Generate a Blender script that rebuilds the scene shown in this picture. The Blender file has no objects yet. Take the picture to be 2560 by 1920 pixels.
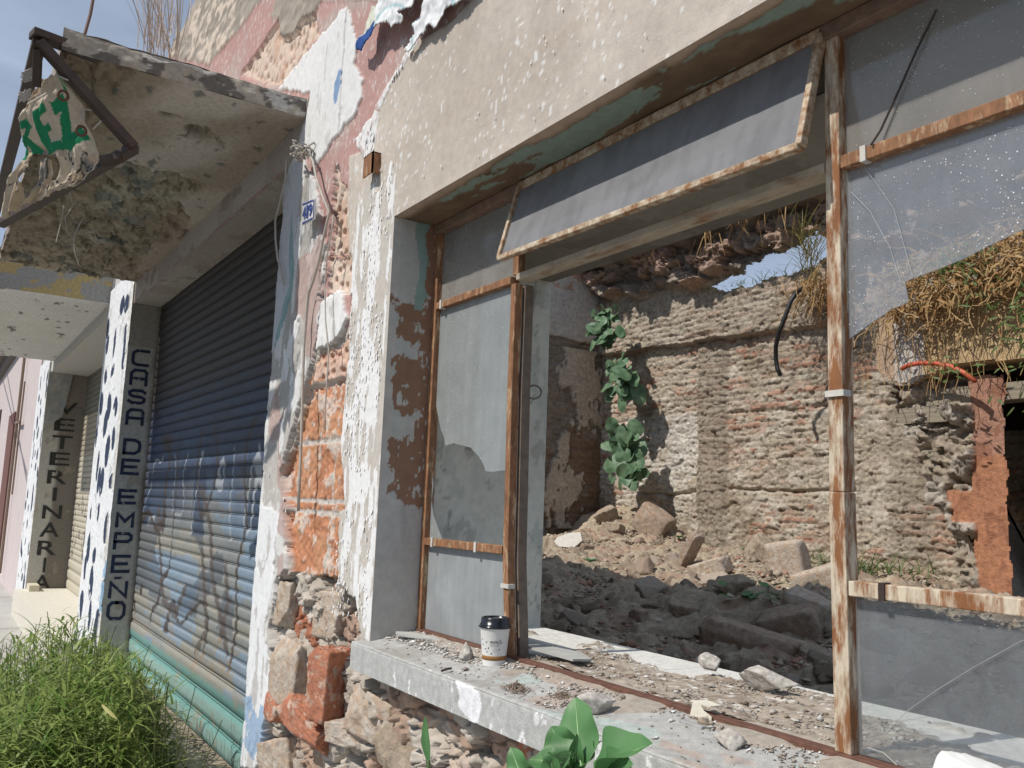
import bpy, bmesh, math, random
import numpy as np
from mathutils import Vector, Matrix
R=math.radians
C=bpy.context.scene.collection
scn=bpy.context.scene
# ---------------- camera ----------------
CAM=np.array([0,-1.25,1.7])
FW=np.array([-0.82979543,0.540476,0.1390152]); RT=np.array([0.5497292,0.83453097,0.03682201]); UP=np.array([0.09611107,-0.10697545,0.98960543])
F=2193.03
cd=bpy.data.cameras.new('camera'); cam=bpy.data.objects.new('camera',cd); C.objects.link(cam)
cd.sensor_width=36; cd.lens=F/2560*36; cd.clip_start=.05; cd.clip_end=2000
cam.matrix_world=Matrix(((RT[0],UP[0],-FW[0],CAM[0]),(RT[1],UP[1],-FW[1],CAM[1]),(RT[2],UP[2],-FW[2],CAM[2]),(0,0,0,1)))
scn.camera=cam
# ---------------- light ----------------
SD=Vector((.10,1,-1.2)).normalized()      # direction the sunlight travels
elev=math.asin(-SD.z)
w=bpy.data.worlds.new("World"); scn.world=w; w.use_nodes=True
nt=w.node_tree; bg=nt.nodes['Background']
sky=nt.nodes.new('ShaderNodeTexSky'); sky.sky_type='NISHITA'; sky.sun_disc=False
sky.sun_elevation=elev; sky.sun_rotation=math.atan2(-SD.x,-SD.y); sky.air_density=1.0; sky.dust_density=1.0; sky.altitude=1500
tc=nt.nodes.new('ShaderNodeTexCoord'); nz=nt.nodes.new('ShaderNodeTexNoise'); nz.inputs['Scale'].default_value=2.2; nz.inputs['Detail'].default_value=7; nz.inputs['Distortion'].default_value=.8
mp=nt.nodes.new('ShaderNodeMapping'); mp.inputs['Scale'].default_value=(1,1,2.6); nt.links.new(tc.outputs['Generated'],mp.inputs[0]); nt.links.new(mp.outputs[0],nz.inputs['Vector'])
cr=nt.nodes.new('ShaderNodeValToRGB'); cr.color_ramp.elements[0].position=.30; cr.color_ramp.elements[0].color=(.42,.42,.42,1); cr.color_ramp.elements[1].position=.75; cr.color_ramp.elements[1].color=(.85,.85,.85,1)
nt.links.new(nz.outputs[0],cr.inputs[0])
mx=nt.nodes.new('ShaderNodeMix'); mx.data_type='RGBA'; nt.links.new(cr.outputs[0],mx.inputs[0]); nt.links.new(sky.outputs[0],mx.inputs[6]); mx.inputs[7].default_value=(8.4,10.0,12.6,1)
nt.links.new(mx.outputs[2],bg.inputs[0]); bg.inputs[1].default_value=.066
sl=bpy.data.lights.new('sun','SUN'); sl.energy=4.15; sl.angle=R(.53); sl.color=(1,.945,.87)
so=bpy.data.objects.new('sun',sl); C.objects.link(so); so.rotation_euler=SD.to_track_quat('-Z','Y').to_euler(); so.location=(0,-10,12)
scn.view_settings.view_transform='Standard'; scn.view_settings.look='None'; scn.view_settings.exposure=0.0; scn.view_settings.gamma=1
scn.render.engine='CYCLES'; scn.cycles.max_bounces=7; scn.cycles.transparent_max_bounces=12
try: scn.cycles.use_denoising=True
except: pass
# ---------------- helpers: photo ray -> point on a real plane ----------------
def ray(px,py): return FW+RT*((px-1280)/F)-UP*((py-960)/F)
def on_y(px,py,Y): d=ray(px,py); return CAM+d*((Y-CAM[1])/d[1])
def on_x(px,py,X): d=ray(px,py); return CAM+d*((X-CAM[0])/d[0])
def on_z(px,py,Z): d=ray(px,py); return CAM+d*((Z-CAM[2])/d[2])
ZO=dict(A=(0,0),B=(600,0),C=(600,640),D=(600,1280),G=(1700,0),H=(1700,600),J=(1700,1280),K=(0,600),L=(0,1280),M=(1300,1280),N=(1300,400),Q=(1300,900))
def zm(o,x,y): return ZO[o][0]+x*.38879, ZO[o][1]+y*.38879
# ---------------- numpy noise ----------------
def hsh(ix,iy,s):
    n=(ix.astype(np.int64)*374761393+iy.astype(np.int64)*668265263+s*1442695041)&0xffffffff
    n=((n^(n>>13))*1274126177)&0xffffffff
    return ((n^(n>>16))&0xffffff)/16777216.0
def vn(x,y,s=0):
    ix=np.floor(x);iy=np.floor(y);fx=x-ix;fy=y-iy
    fx=fx*fx*(3-2*fx);fy=fy*fy*(3-2*fy)
    a=hsh(ix,iy,s);b=hsh(ix+1,iy,s);c=hsh(ix,iy+1,s);d=hsh(ix+1,iy+1,s)
    return (a+(b-a)*fx)*(1-fy)+(c+(d-c)*fx)*fy
def fbm(x,y,s=0,o=4,g=.5):
    r=0;a=1;t=0
    for i in range(o): r=r+a*(vn(x*2**i+i*17.3,y*2**i-i*9.1,s+i)-.5)*2;t+=a;a*=g
    return r/t
def ridge(x,y,s=0,o=4,g=.55):
    r=0;a=1;t=0
    for i in range(o): r=r+a*(1-np.abs(vn(x*2**i+i*7.7,y*2**i+i*3.1,s+i)-.5)*2);t+=a;a*=g
    return r/t
def worley(x,y,s=0):
    ix=np.floor(x);iy=np.floor(y);f1=np.full(x.shape,9.);f2=f1.copy();cid=np.zeros(x.shape)
    for dx in(-1,0,1):
        for dy in(-1,0,1):
            cx=ix+dx;cy=iy+dy;px=cx+.1+.8*hsh(cx,cy,s);py=cy+.1+.8*hsh(cx,cy,s+9)
            d=np.hypot(px-x,py-y);c=hsh(cx,cy,s+5)
            m=d<f1; f2=np.where(m,f1,np.minimum(f2,d)); cid=np.where(m,c,cid); f1=np.where(m,d,f1)
    return f1,f2,cid
def facets(x,y,s=0,warp=.5):
    """crumbly broken surface: tilted flat chips with sharp edges"""
    x=x+warp*fbm(x*1.3,y*1.3,s+40,4); y=y+warp*fbm(x*1.3,y*1.3,s+50,4)
    ix=np.floor(x);iy=np.floor(y);f1=np.full(x.shape,9.);f2=f1.copy();h=np.zeros(x.shape);cid=h.copy()
    for dx in(-1,0,1):
        for dy in(-1,0,1):
            cx=ix+dx;cy=iy+dy;ax=cx+.05+.9*hsh(cx,cy,s)-x;ay=cy+.05+.9*hsh(cx,cy,s+9)-y
            d=np.hypot(ax,ay);c=hsh(cx,cy,s+5);t=(c-.5)+1.3*((hsh(cx,cy,s+6)-.5)*ax+(hsh(cx,cy,s+7)-.5)*ay)
            m=d<f1; f2=np.where(m,f1,np.minimum(f2,d)); h=np.where(m,t,h); cid=np.where(m,c,cid); f1=np.where(m,d,f1)
    return h,f2-f1,cid
def pip(poly,X,Y):
    P=np.array(poly,float);r=np.zeros(X.shape,bool)
    bb=(X>=P[:,0].min())&(X<=P[:,0].max())&(Y>=P[:,1].min())&(Y<=P[:,1].max())
    x=X[bb];y=Y[bb];q=np.zeros(x.shape,bool);j=len(P)-1
    for i in range(len(P)):
        xi,yi=P[i];xj,yj=P[j]
        if yi!=yj: q^=((yi>y)!=(yj>y))&(x<(xj-xi)*(y-yi)/(yj-yi)+xi)
        j=i
    r[bb]=q; return r
def sst(a,b,x): t=np.clip((x-a)/(b-a),0,1); return t*t*(3-2*t)
def cmix(c,col,m):
    m=np.asarray(m,float)[:,None]; return c*(1-m)+np.array(col)*m
def full(n,col): return np.tile(np.array(col,float),(n,1))
# ---------------- tags ----------------
def tag(o,label=None,cat=None,group=None,kind=None):
    if label: o['label']=label
    if cat: o['category']=cat
    if group: o['group']=group
    if kind: o['kind']=kind
    return o
def thing(name,label,cat,loc=(0,0,0),group=None):
    o=bpy.data.objects.new(name,None); C.objects.link(o); o.location=loc; o.empty_display_size=.1
    return tag(o,label,cat,group)
def link(name,me,mat=None,parent=None):
    o=bpy.data.objects.new(name,me); C.objects.link(o)
    if mat: me.materials.append(mat)
    if parent is not None:
        o.parent=parent; o.matrix_parent_inverse=Matrix.Translation(-Vector(parent.location))
    return o
def mesh_np(name,V,Fc,mat=None,parent=None,col=None,smooth=True,mats=None):
    me=bpy.data.meshes.new(name); V=np.asarray(V,np.float32)
    Fc=np.asarray(Fc,np.int32); k=Fc.shape[1]
    me.vertices.add(len(V)); me.vertices.foreach_set('co',V.ravel())
    me.loops.add(Fc.size); me.loops.foreach_set('vertex_index',Fc.ravel())
    me.polygons.add(len(Fc)); me.polygons.foreach_set('loop_start',np.arange(len(Fc),dtype=np.int32)*k); me.polygons.foreach_set('loop_total',np.full(len(Fc),k,np.int32))
    me.update(calc_edges=True)
    if smooth: me.polygons.foreach_set('use_smooth',np.ones(len(Fc),bool))
    if col is not None:
        a=me.color_attributes.new('Col','FLOAT_COLOR','POINT'); q=np.ones((len(V),4),np.float32); q[:,:3]=np.clip(col,0,1); a.data.foreach_set('color',q.ravel())
    return link(name,me,mat,parent)
def grid(name,us,vs,fn,O,U,Vd,N,mat,parent=None,drop=None,smooth=True,kind=None):
    """height-field wall: point = O + u*U + v*V + h*N ; fn(u,v)->(h,colour) ; drop(u,v)->faces left out"""
    us=np.asarray(us,float);vs=np.asarray(vs,float);uu,vv=np.meshgrid(us,vs);u=uu.ravel();v=vv.ravel()
    h,col=fn(u,v); O,U,Vd,N=[np.array(a,float) for a in (O,U,Vd,N)]
    P=O+u[:,None]*U+v[:,None]*Vd+h[:,None]*N
    nu=len(us);nv=len(vs); i=(np.arange(nv-1)[:,None]*nu+np.arange(nu-1)[None,:]).ravel()
    Fc=np.stack([i,i+1,i+nu+1,i+nu],1)
    if np.dot(np.cross(U,Vd),N)<0: Fc=Fc[:,::-1]
    if drop is not None:
        uc=(u[Fc[:,0]]+u[Fc[:,2]])/2;vc=(v[Fc[:,0]]+v[Fc[:,2]])/2; Fc=Fc[~drop(uc,vc)]
        used=np.unique(Fc); mp=np.full(len(P),-1); mp[used]=np.arange(len(used)); P=P[used]; col=col[used]; Fc=mp[Fc]
    return mesh_np(name,P,Fc,mat,parent,col,smooth)
class MB:
    """collects plain pieces, builds ONE mesh"""
    def __init__(s): s.v=[];s.f=[]
    def add(s,V,Fs):
        n=len(s.v); s.v+= [tuple(map(float,p)) for p in V]; s.f+=[tuple(i+n for i in f) for f in Fs]
    def box(s,a,b):
        x0,y0,z0=a;x1,y1,z1=b
        s.add([(x0,y0,z0),(x1,y0,z0),(x1,y1,z0),(x0,y1,z0),(x0,y0,z1),(x1,y0,z1),(x1,y1,z1),(x0,y1,z1)],[(0,3,2,1),(4,5,6,7),(0,1,5,4),(1,2,6,5),(2,3,7,6),(3,0,4,7)])
    def bar(s,a,b,wd,ht,up=(0,0,1)):
        a=Vector(a);b=Vector(b);d=(b-a).normalized();sd=d.cross(Vector(up)).normalized();u=sd.cross(d)
        c=[sd*sx*wd/2+u*sz*ht/2 for sx,sz in((-1,-1),(1,-1),(1,1),(-1,1))]
        s.add([a+q for q in c]+[b+q for q in c],[(3,2,1,0),(4,5,6,7),(0,1,5,4),(1,2,6,5),(2,3,7,6),(3,0,4,7)])
    def tube(s,pts,r,n=8,rs=None):
        pts=[Vector(p) for p in pts]; V=[];Fs=[]; pu=None
        for i,p in enumerate(pts):
            d=(pts[min(i+1,len(pts)-1)]-pts[max(i-1,0)]).normalized()
            if pu is None: pu=d.orthogonal().normalized()
            pu=(pu-d*pu.dot(d)).normalized(); q=d.cross(pu); rr=rs[i] if rs else r
            V+=[p+(pu*math.cos(t)+q*math.sin(t))*rr for t in [2*math.pi*k/n for k in range(n)]]
            if i: Fs+=[((i-1)*n+k,(i-1)*n+(k+1)%n,i*n+(k+1)%n,i*n+k) for k in range(n)]
        Fs+=[tuple(range(n))[::-1],tuple((len(pts)-1)*n+k for k in range(n))]
        s.add(V,Fs)
    def prism(s,poly,O,U,Vd,N,t):
        """flat outline in (U,V) with thickness t along N"""
        O,U,Vd,N=map(Vector,(O,U,Vd,N)); n=len(poly)
        a=[O+U*x+Vd*y for x,y in poly]; s.add(a+[p+N*t for p in a],[tuple(range(n)),tuple(range(n,2*n))[::-1]]+[(i,(i+1)%n,n+(i+1)%n,n+i) for i in range(n)])
    def build(s,name,mat,parent=None,smooth=False,bevel=0):
        me=bpy.data.meshes.new(name); me.from_pydata(s.v,[],s.f); bm=bmesh.new(); bm.from_mesh(me); bmesh.ops.recalc_face_normals(bm,faces=bm.faces); bm.to_mesh(me); bm.free()
        if smooth: me.polygons.foreach_set('use_smooth',[True]*len(me.polygons))
        o=link(name,me,mat,parent)
        if bevel: m=o.modifiers.new('bevel','BEVEL'); m.width=bevel; m.segments=2; m.limit_method='ANGLE'
        return o
def lathe(prof,n=48):
    V=[];Fs=[]
    for r,z in prof: V+=[(r*math.cos(2*math.pi*k/n),r*math.sin(2*math.pi*k/n),z) for k in range(n)]
    for i in range(len(prof)-1): Fs+=[(i*n+k,i*n+(k+1)%n,(i+1)*n+(k+1)%n,(i+1)*n+k) for k in range(n)]
    return V,Fs
def text_pts(txt,size,offset=0,res=3,font_scale=(1,1)):
    cu=bpy.data.curves.new('t','FONT'); cu.body=txt; cu.size=size; cu.offset=offset; cu.resolution_u=res
    o=bpy.data.objects.new('t',cu); C.objects.link(o); dg=bpy.context.evaluated_depsgraph_get(); dg.update()
    me=bpy.data.meshes.new_from_object(o.evaluated_get(dg)); bpy.data.objects.remove(o); bpy.data.curves.remove(cu)
    v=np.array([list(q.co) for q in me.vertices]).reshape(-1,3); f=[tuple(p.vertices) for p in me.polygons]; bpy.data.meshes.remove(me)
    return v,f
# ---------------- materials ----------------
def newmat(name):
    m=bpy.data.materials.new(name); m.use_nodes=True; n=m.node_tree; return m,n,n.nodes['Principled BSDF']
def N(n,t,**k):
    a=n.nodes.new(t)
    for i,v in k.items():
        if i in a.inputs: a.inputs[i].default_value=v
        else: setattr(a,i,v)
    return a
def mixc(n,f,a,b,blend='MIX'):
    m=n.nodes.new('ShaderNodeMix'); m.data_type='RGBA'; m.blend_type=blend
    for s,v in((0,f),(6,a),(7,b)):
        if hasattr(v,'links') or isinstance(v,bpy.types.NodeSocket): n.links.new(v,m.inputs[s])
        else: m.inputs[s].default_value=v if s==0 else (*v,1)
    return m.outputs[2]
def rampf(n,src,a,b,va=0,vb=1):
    m=N(n,'ShaderNodeMapRange'); m.inputs[1].default_value=a;m.inputs[2].default_value=b;m.inputs[3].default_value=va;m.inputs[4].default_value=vb; n.links.new(src,m.inputs[0]); return m.outputs[0]
def vcmat(name,rough=.92,scale=40,amp=.35,bump=.4,bdist=.004,spec=.2,fine=220):
    """own colour stored on the mesh, varied by fine noise, with a fine bump"""
    m,n,b=newmat(name); L=n.links.new
    at=N(n,'ShaderNodeAttribute'); at.attribute_name='Col'; co=N(n,'ShaderNodeTexCoord')
    n1=N(n,'ShaderNodeTexNoise',Scale=scale,Detail=8.0,Roughness=.65); L(co.outputs['Object'],n1.inputs['Vector'])
    n2=N(n,'ShaderNodeTexNoise',Scale=fine,Detail=4.0,Roughness=.7); L(co.outputs['Object'],n2.inputs['Vector'])
    f=rampf(n,n1.outputs[0],.3,.7,1-amp,1+amp); f2=rampf(n,n2.outputs[0],.3,.7,1-amp*.6,1+amp*.6)
    mu=N(n,'ShaderNodeMath',operation='MULTIPLY'); L(f,mu.inputs[0]);L(f2,mu.inputs[1])
    vm=N(n,'ShaderNodeVectorMath',operation='SCALE'); L(at.outputs['Color'],vm.inputs[0]); L(mu.outputs[0],vm.inputs['Scale'])
    L(vm.outputs[0],b.inputs['Base Color']); b.inputs['Roughness'].default_value=rough; b.inputs['Specular IOR Level'].default_value=spec
    ad=N(n,'ShaderNodeMath',operation='ADD'); L(n1.outputs[0],ad.inputs[0]); L(n2.outputs[0],ad.inputs[1])
    bp=N(n,'ShaderNodeBump',Strength=bump,Distance=bdist); L(ad.outputs[0],bp.inputs['Height']); L(bp.outputs[0],b.inputs['Normal'])
    return m
def plain(name,col,rough=.6,metal=0,spec=.4,noise=.15,scale=30,bump=.15,col2=None,th=(.45,.6),bdist=.002,stretch=(1,1,1)):
    m,n,b=newmat(name); L=n.links.new; co=N(n,'ShaderNodeTexCoord'); mp=N(n,'ShaderNodeMapping'); mp.inputs['Scale'].default_value=stretch; L(co.outputs['Object'],mp.inputs[0])
    n1=N(n,'ShaderNodeTexNoise',Scale=scale,Detail=8.0,Roughness=.65); L(mp.outputs[0],n1.inputs['Vector'])
    base=tuple(col)
    if col2 is not None:
        n2=N(n,'ShaderNodeTexNoise',Scale=scale*.6,Detail=10.0,Roughness=.7); L(mp.outputs[0],n2.inputs['Vector'])
        c=mixc(n,rampf(n,n2.outputs[0],th[0],th[1]),col,col2)
    else:
        rgb=N(n,'ShaderNodeRGB'); rgb.outputs[0].default_value=(*base,1); c=rgb.outputs[0]
    vm=N(n,'ShaderNodeVectorMath',operation='SCALE'); L(c,vm.inputs[0]); L(rampf(n,n1.outputs[0],.3,.7,1-noise,1+noise),vm.inputs['Scale']); L(vm.outputs[0],b.inputs['Base Color'])
    b.inputs['Roughness'].default_value=rough; b.inputs['Metallic'].default_value=metal; b.inputs['Specular IOR Level'].default_value=spec
    bp=N(n,'ShaderNodeBump',Strength=bump,Distance=bdist); L(n1.outputs[0],bp.inputs['Height']); L(bp.outputs[0],b.inputs['Normal'])
    return m
M_wall=vcmat('weathered plaster',amp=.11,bump=.4,bdist=.003,scale=30)
M_rubble=vcmat('rubble and mud',amp=.30,bump=.9,bdist=.018,scale=22,fine=110)
M_conc=vcmat('old concrete',amp=.2,bump=.5,bdist=.004)
M_shut=vcmat('painted steel shutter',rough=.6,amp=.12,bump=.1,bdist=.001,spec=.25)
M_stone=plain('broken stone',(.36,.295,.225),.95,noise=.35,scale=22,bump=1,bdist=.02,col2=(.28,.22,.16))
M_brickd=plain('dusty broken brick',(.33,.235,.17),.95,noise=.3,scale=24,bump=1,bdist=.015,col2=(.36,.29,.235),th=(.4,.62))
M_brick=plain('bright broken brick',(.42,.17,.10),.95,noise=.3,scale=35,bump=1,bdist=.012,col2=(.50,.40,.32),th=(.50,.62))
M_tanbr=plain('pale worn brick',(.43,.325,.24),.95,noise=.25,scale=35,bump=1,bdist=.012,col2=(.47,.42,.36),th=(.42,.58))
M_rust=plain('rusted cream frame paint',(.58,.50,.38),.7,noise=.2,scale=60,bump=.7,bdist=.002,col2=(.23,.095,.035),th=(.42,.56),stretch=(1,1,.22))
M_rust2=plain('rusted frame steel',(.24,.115,.055),.75,noise=.4,scale=70,bump=.7,bdist=.002,col2=(.50,.36,.22),th=(.53,.64),stretch=(1,1,.3))
M_cream=plain('dull cream frame paint',(.40,.34,.26),.75,noise=.2,scale=30,bump=.4,col2=(.24,.13,.07),th=(.52,.66),stretch=(.3,1,1))
M_rail=plain('brown rusted rail',(.13,.06,.04),.7,noise=.35,scale=45,bump=.5)
M_iron=plain('dark iron',(.045,.03,.024),.6,noise=.3,scale=30,bump=.3)
M_cable=plain('pale cable',(.42,.38,.33),.6)
M_black=plain('black rubber hose',(.02,.02,.022),.5)
M_red=plain('orange conduit',(.5,.10,.05),.5)
def leafmat(name,c1,c2,rough=.45,trans=.25):
    m,n,b=newmat(name); L=n.links.new; oi=N(n,'ShaderNodeTexCoord'); ns=N(n,'ShaderNodeTexNoise',Scale=11.0,Detail=3.0); L(oi.outputs['Object'],ns.inputs['Vector'])
    c=mixc(n,rampf(n,ns.outputs[0],.35,.65),c1,c2); L(c,b.inputs['Base Color']); b.inputs['Roughness'].default_value=rough; b.inputs['Specular IOR Level'].default_value=.35
    t=N(n,'ShaderNodeBsdfTranslucent'); L(c,t.inputs[0]); ms=N(n,'ShaderNodeMixShader'); ms.inputs[0].default_value=trans; L(b.outputs[0],ms.inputs[1]); L(t.outputs[0],ms.inputs[2]); L(ms.outputs[0],n.nodes['Material Output'].inputs[0]); return m
M_leaf=leafmat('broad green leaf',(.075,.19,.065),(.12,.26,.10))
M_leafw=leafmat('dusty green leaf',(.07,.145,.075),(.16,.25,.145),.5,.12)
M_grass=leafmat('green grass',(.10,.19,.035),(.31,.37,.11),.5,.3)
M_dry=leafmat('dry stems',(.36,.20,.075),(.50,.35,.17),.7,.2)
M_sparse=leafmat('sparse green',(.07,.13,.03),(.15,.2,.06),.5,.3)
def glassmat(name,dust,tint=(.40,.42,.44),speck=.10,rough=.08,refl=.06,scale=9,trans=(.93,.95,.95)):
    m,n,b=newmat(name); L=n.links.new; co=N(n,'ShaderNodeTexCoord')
    tr=N(n,'ShaderNodeBsdfTransparent'); tr.inputs[0].default_value=(*trans,1)
    df=N(n,'ShaderNodeBsdfDiffuse'); gl=N(n,'ShaderNodeBsdfGlossy',Roughness=rough)
    n1=N(n,'ShaderNodeTexNoise',Scale=scale,Detail=9.0,Roughness=.6); L(co.outputs['Object'],n1.inputs['Vector'])
    mp=N(n,'ShaderNodeMapping'); mp.inputs['Scale'].default_value=(30,30,2.5); L(co.outputs['Object'],mp.inputs[0]); n3=N(n,'ShaderNodeTexNoise',Scale=1.0,Detail=4.0); L(mp.outputs[0],n3.inputs['Vector'])
    a=rampf(n,n1.outputs[0],.3,.7,dust*.78,dust*1.18); a3=rampf(n,n3.outputs[0],.35,.75,.9,1.15)
    mu=N(n,'ShaderNodeMath',operation='MULTIPLY',use_clamp=True); L(a,mu.inputs[0]);L(a3,mu.inputs[1])
    vo=N(n,'ShaderNodeTexVoronoi',Scale=230.0); L(co.outputs['Object'],vo.inputs['Vector'])
    sz=N(n,'ShaderNodeSeparateColor'); L(vo.outputs['Color'],sz.inputs[0])
    nb=N(n,'ShaderNodeTexNoise',Scale=4.0,Detail=2.0); L(co.outputs['Object'],nb.inputs['Vector']); sb=N(n,'ShaderNodeMath',operation='MULTIPLY'); L(rampf(n,sz.outputs[0],.76,1,0,.36*speck/.1),sb.inputs[0]); L(rampf(n,nb.outputs[0],.42,.6,.45,.75),sb.inputs[1]); th=sb.outputs[0]; lt=N(n,'ShaderNodeMath',operation='LESS_THAN'); L(vo.outputs['Distance'],lt.inputs[0]); L(th,lt.inputs[1])
    mxm=N(n,'ShaderNodeMath',operation='MAXIMUM'); L(mu.outputs[0],mxm.inputs[0]); L(lt.outputs[0],mxm.inputs[1])
    col=mixc(n,lt.outputs[0],tint,(.85,.86,.86)); L(col,df.inputs[0])
    m1=N(n,'ShaderNodeMixShader'); L(mxm.outputs[0],m1.inputs[0]); L(tr.outputs[0],m1.inputs[1]); L(df.outputs[0],m1.inputs[2])
    m2=N(n,'ShaderNodeMixShader'); m2.inputs[0].default_value=refl; L(m1.outputs[0],m2.inputs[1]); L(gl.outputs[0],m2.inputs[2]); L(m2.outputs[0],n.nodes['Material Output'].inputs[0])
    return m
# colours measured as real-world albedo
BEIGE=(.525,.47,.41); WHITE=(.72,.72,.71); PINK=(.44,.27,.245); TANG=(.40,.35,.30); CREAM=(.62,.50,.41); ORANGE=(.47,.215,.12); GREYP=(.42,.405,.385); MUD=(.34,.29,.235)
POLY={
'left':[(-2.242,3.271),(-2.391,3.263),(-2.593,3.288),(-2.662,3.272),(-2.82,3.212),(-2.893,3.155),(-2.925,3.087),(-2.957,3.018),(-3.172,3.064),(-3.156,2.866),(-3.121,2.643),(-3.004,2.374),(-3.021,2.2),(-3.004,1.911),(-2.979,1.665),(-2.99,1.388),(-2.85,1.37),(-2.793,1.254),(-2.818,0.832),(-4.715,0.351),(-7.17,5.26),(-6.385,5.321)],
'oldgrey':[(-7.897,5.564),(-6.406,5.381),(-4.577,4.463),(-4.988,4.471),(-5.792,4.567)],
'oldgrey2':[(-4.337,4.334),(-3.586,3.959),(-3.717,3.931),(-3.849,3.978),(-4.116,3.988),(-4.223,4.045),(-4.276,4.173),(-4.42,4.25)],
'pit_up':[(-4.965,4.157),(-4.638,4.15),(-4.401,4.17),(-4.276,4.173),(-4.223,4.045),(-4.116,3.988),(-3.849,3.978),(-3.695,3.92),(-3.65,3.785),(-3.813,3.796),(-3.699,3.731),(-3.857,3.705),(-4.005,3.686),(-4.436,3.876)],
'white_up':[(-4.174,3.754),(-3.883,3.764),(-3.66,3.767),(-3.454,3.761),(-3.352,3.778),(-3.26,3.719),(-3.213,3.627),(-3.162,3.503),(-3.186,3.452),(-3.08,3.362),(-3.082,3.278),(-3.12,3.228),(-3.211,3.208),(-3.358,3.2),(-3.457,3.164),(-3.534,3.14),(-3.654,3.222),(-3.715,3.131),(-3.938,3.199),(-3.715,3.435),(-3.694,3.532)],
'bluechip':[(-3.308,3.504),(-3.307,3.448),(-3.326,3.359),(-3.363,3.346),(-3.378,3.435),(-3.34,3.497)],
'flake':[(-2.581,3.288),(-2.65,3.266),(-2.721,3.244),(-2.819,3.206),(-2.855,3.177),(-2.904,3.135),(-2.906,3.056),(-2.925,2.989),(-2.948,2.953),(-3.079,3.059),(-3.126,3.113),(-3.031,3.131),(-2.948,3.151),(-2.859,3.21),(-2.772,3.247),(-2.677,3.29)],
'greyleft':[(-3.755,3.329),(-3.639,3.144),(-3.508,3.047),(-3.338,2.692),(-3.342,2.526),(-3.383,2.371),(-3.401,2.283),(-3.469,2.174),(-3.542,2.076),(-3.63,1.95),(-3.713,1.786),(-3.566,1.651),(-3.552,1.408),(-3.64,1.369),(-3.629,0.892),(-3.702,0.608),(-4.1,0.507),(-4.024,1.64),(-3.97,2.165),(-3.921,2.818),(-3.922,2.823)],
'shadestrip':[(-3.938,3.199),(-3.683,3.268),(-3.7,3.054),(-3.724,2.778),(-3.744,2.779),(-3.715,2.637),(-3.791,2.516),(-3.826,2.486),(-3.936,2.35),(-3.959,2.309),(-3.943,2.526),(-3.921,2.818)],
'tealedge':[(-3.803,3.012),(-3.712,2.771),(-3.704,2.607),(-3.789,2.508),(-3.871,2.399),(-3.905,2.36),(-3.886,2.466),(-3.834,2.523),(-3.758,2.652),(-3.787,2.788)],
'whiteleft':[(-3.586,2.482),(-3.588,2.306),(-3.622,2.189),(-3.726,2.213),(-3.735,2.352),(-3.696,2.451),(-3.602,2.471)],
'pit_low':[(-3.337,3.077),(-3.254,2.978),(-3.183,2.938),(-3.105,2.639),(-3.32,2.688),(-3.279,2.834),(-3.355,2.691),(-3.089,2.632),(-3.041,2.47),(-3.159,2.498),(-3.317,2.476)],
'bricks':[(-3.041,2.47),(-3.057,2.383),(-3.043,2.203),(-3.074,2.118),(-3.055,1.913),(-2.979,1.665),(-3.035,1.66),(-3.003,1.424),(-3.022,1.406),(-3.371,1.404),(-3.532,1.403),(-3.623,1.645),(-3.604,1.65),(-3.71,1.789),(-3.609,1.942),(-3.52,2.061),(-3.469,2.174),(-3.351,2.289),(-3.186,2.287),(-3.07,2.325),(-3.078,2.471)],
'chunk':[(-3.352,2.482),(-3.288,2.503),(-3.143,2.498),(-3.072,2.385),(-3.132,2.334),(-3.189,2.305),(-3.253,2.302),(-3.363,2.307),(-3.364,2.381)],
'whitelow':[(-3.988,1.678),(-3.662,1.644),(-3.69,1.416),(-3.659,1.368),(-3.728,1.227),(-3.77,1.144),(-3.643,1.037),(-3.613,0.865),(-3.69,0.727),(-3.741,0.598),(-3.988,0.535),(-3.994,0.854),(-3.984,1.123),(-3.957,1.465)],
'bluelow':[(-3.979,0.844),(-3.765,0.866),(-3.64,0.853),(-3.672,0.737),(-3.78,0.588),(-3.945,0.546)],
'broken':[(-3.641,1.375),(-3.46,1.409),(-3.371,1.404),(-3.023,1.412),(-2.92,1.384),(-2.85,1.37),(-2.793,1.254),(-2.852,1.215),(-2.829,1.148),(-2.675,1.125),(-2.637,0.85),(-3.732,0.564),(-3.69,0.727),(-3.604,0.867),(-3.587,0.961),(-3.71,1.152),(-3.66,1.285)],
'crack':[(-3.347,3.087),(-3.344,2.918),(-3.314,2.844),(-3.338,2.692),(-3.336,2.537)],
'crackup':[(-3.341,3.758),(-3.28,3.541),(-3.264,3.335),(-3.285,3.262)],
'poster1':[(-2.883,3.595),(-2.514,3.412),(-2.528,3.378),(-2.654,3.41),(-2.613,3.361),(-2.713,3.383),(-2.742,3.421),(-2.864,3.45),(-2.85,3.497)],
'poster2':[(-2.514,3.412),(-2.232,3.272),(-2.25,3.254),(-2.321,3.278),(-2.41,3.241),(-2.434,3.266),(-2.522,3.273),(-2.624,3.255),(-2.65,3.273),(-2.571,3.301),(-2.6,3.349),(-2.498,3.364)],
'hang':[(-2.951,3.583),(-2.847,3.527),(-2.852,3.46),(-2.888,3.426),(-2.984,3.412),(-3.047,3.446),(-3.059,3.477),(-2.985,3.47),(-2.973,3.535)],
}
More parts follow.
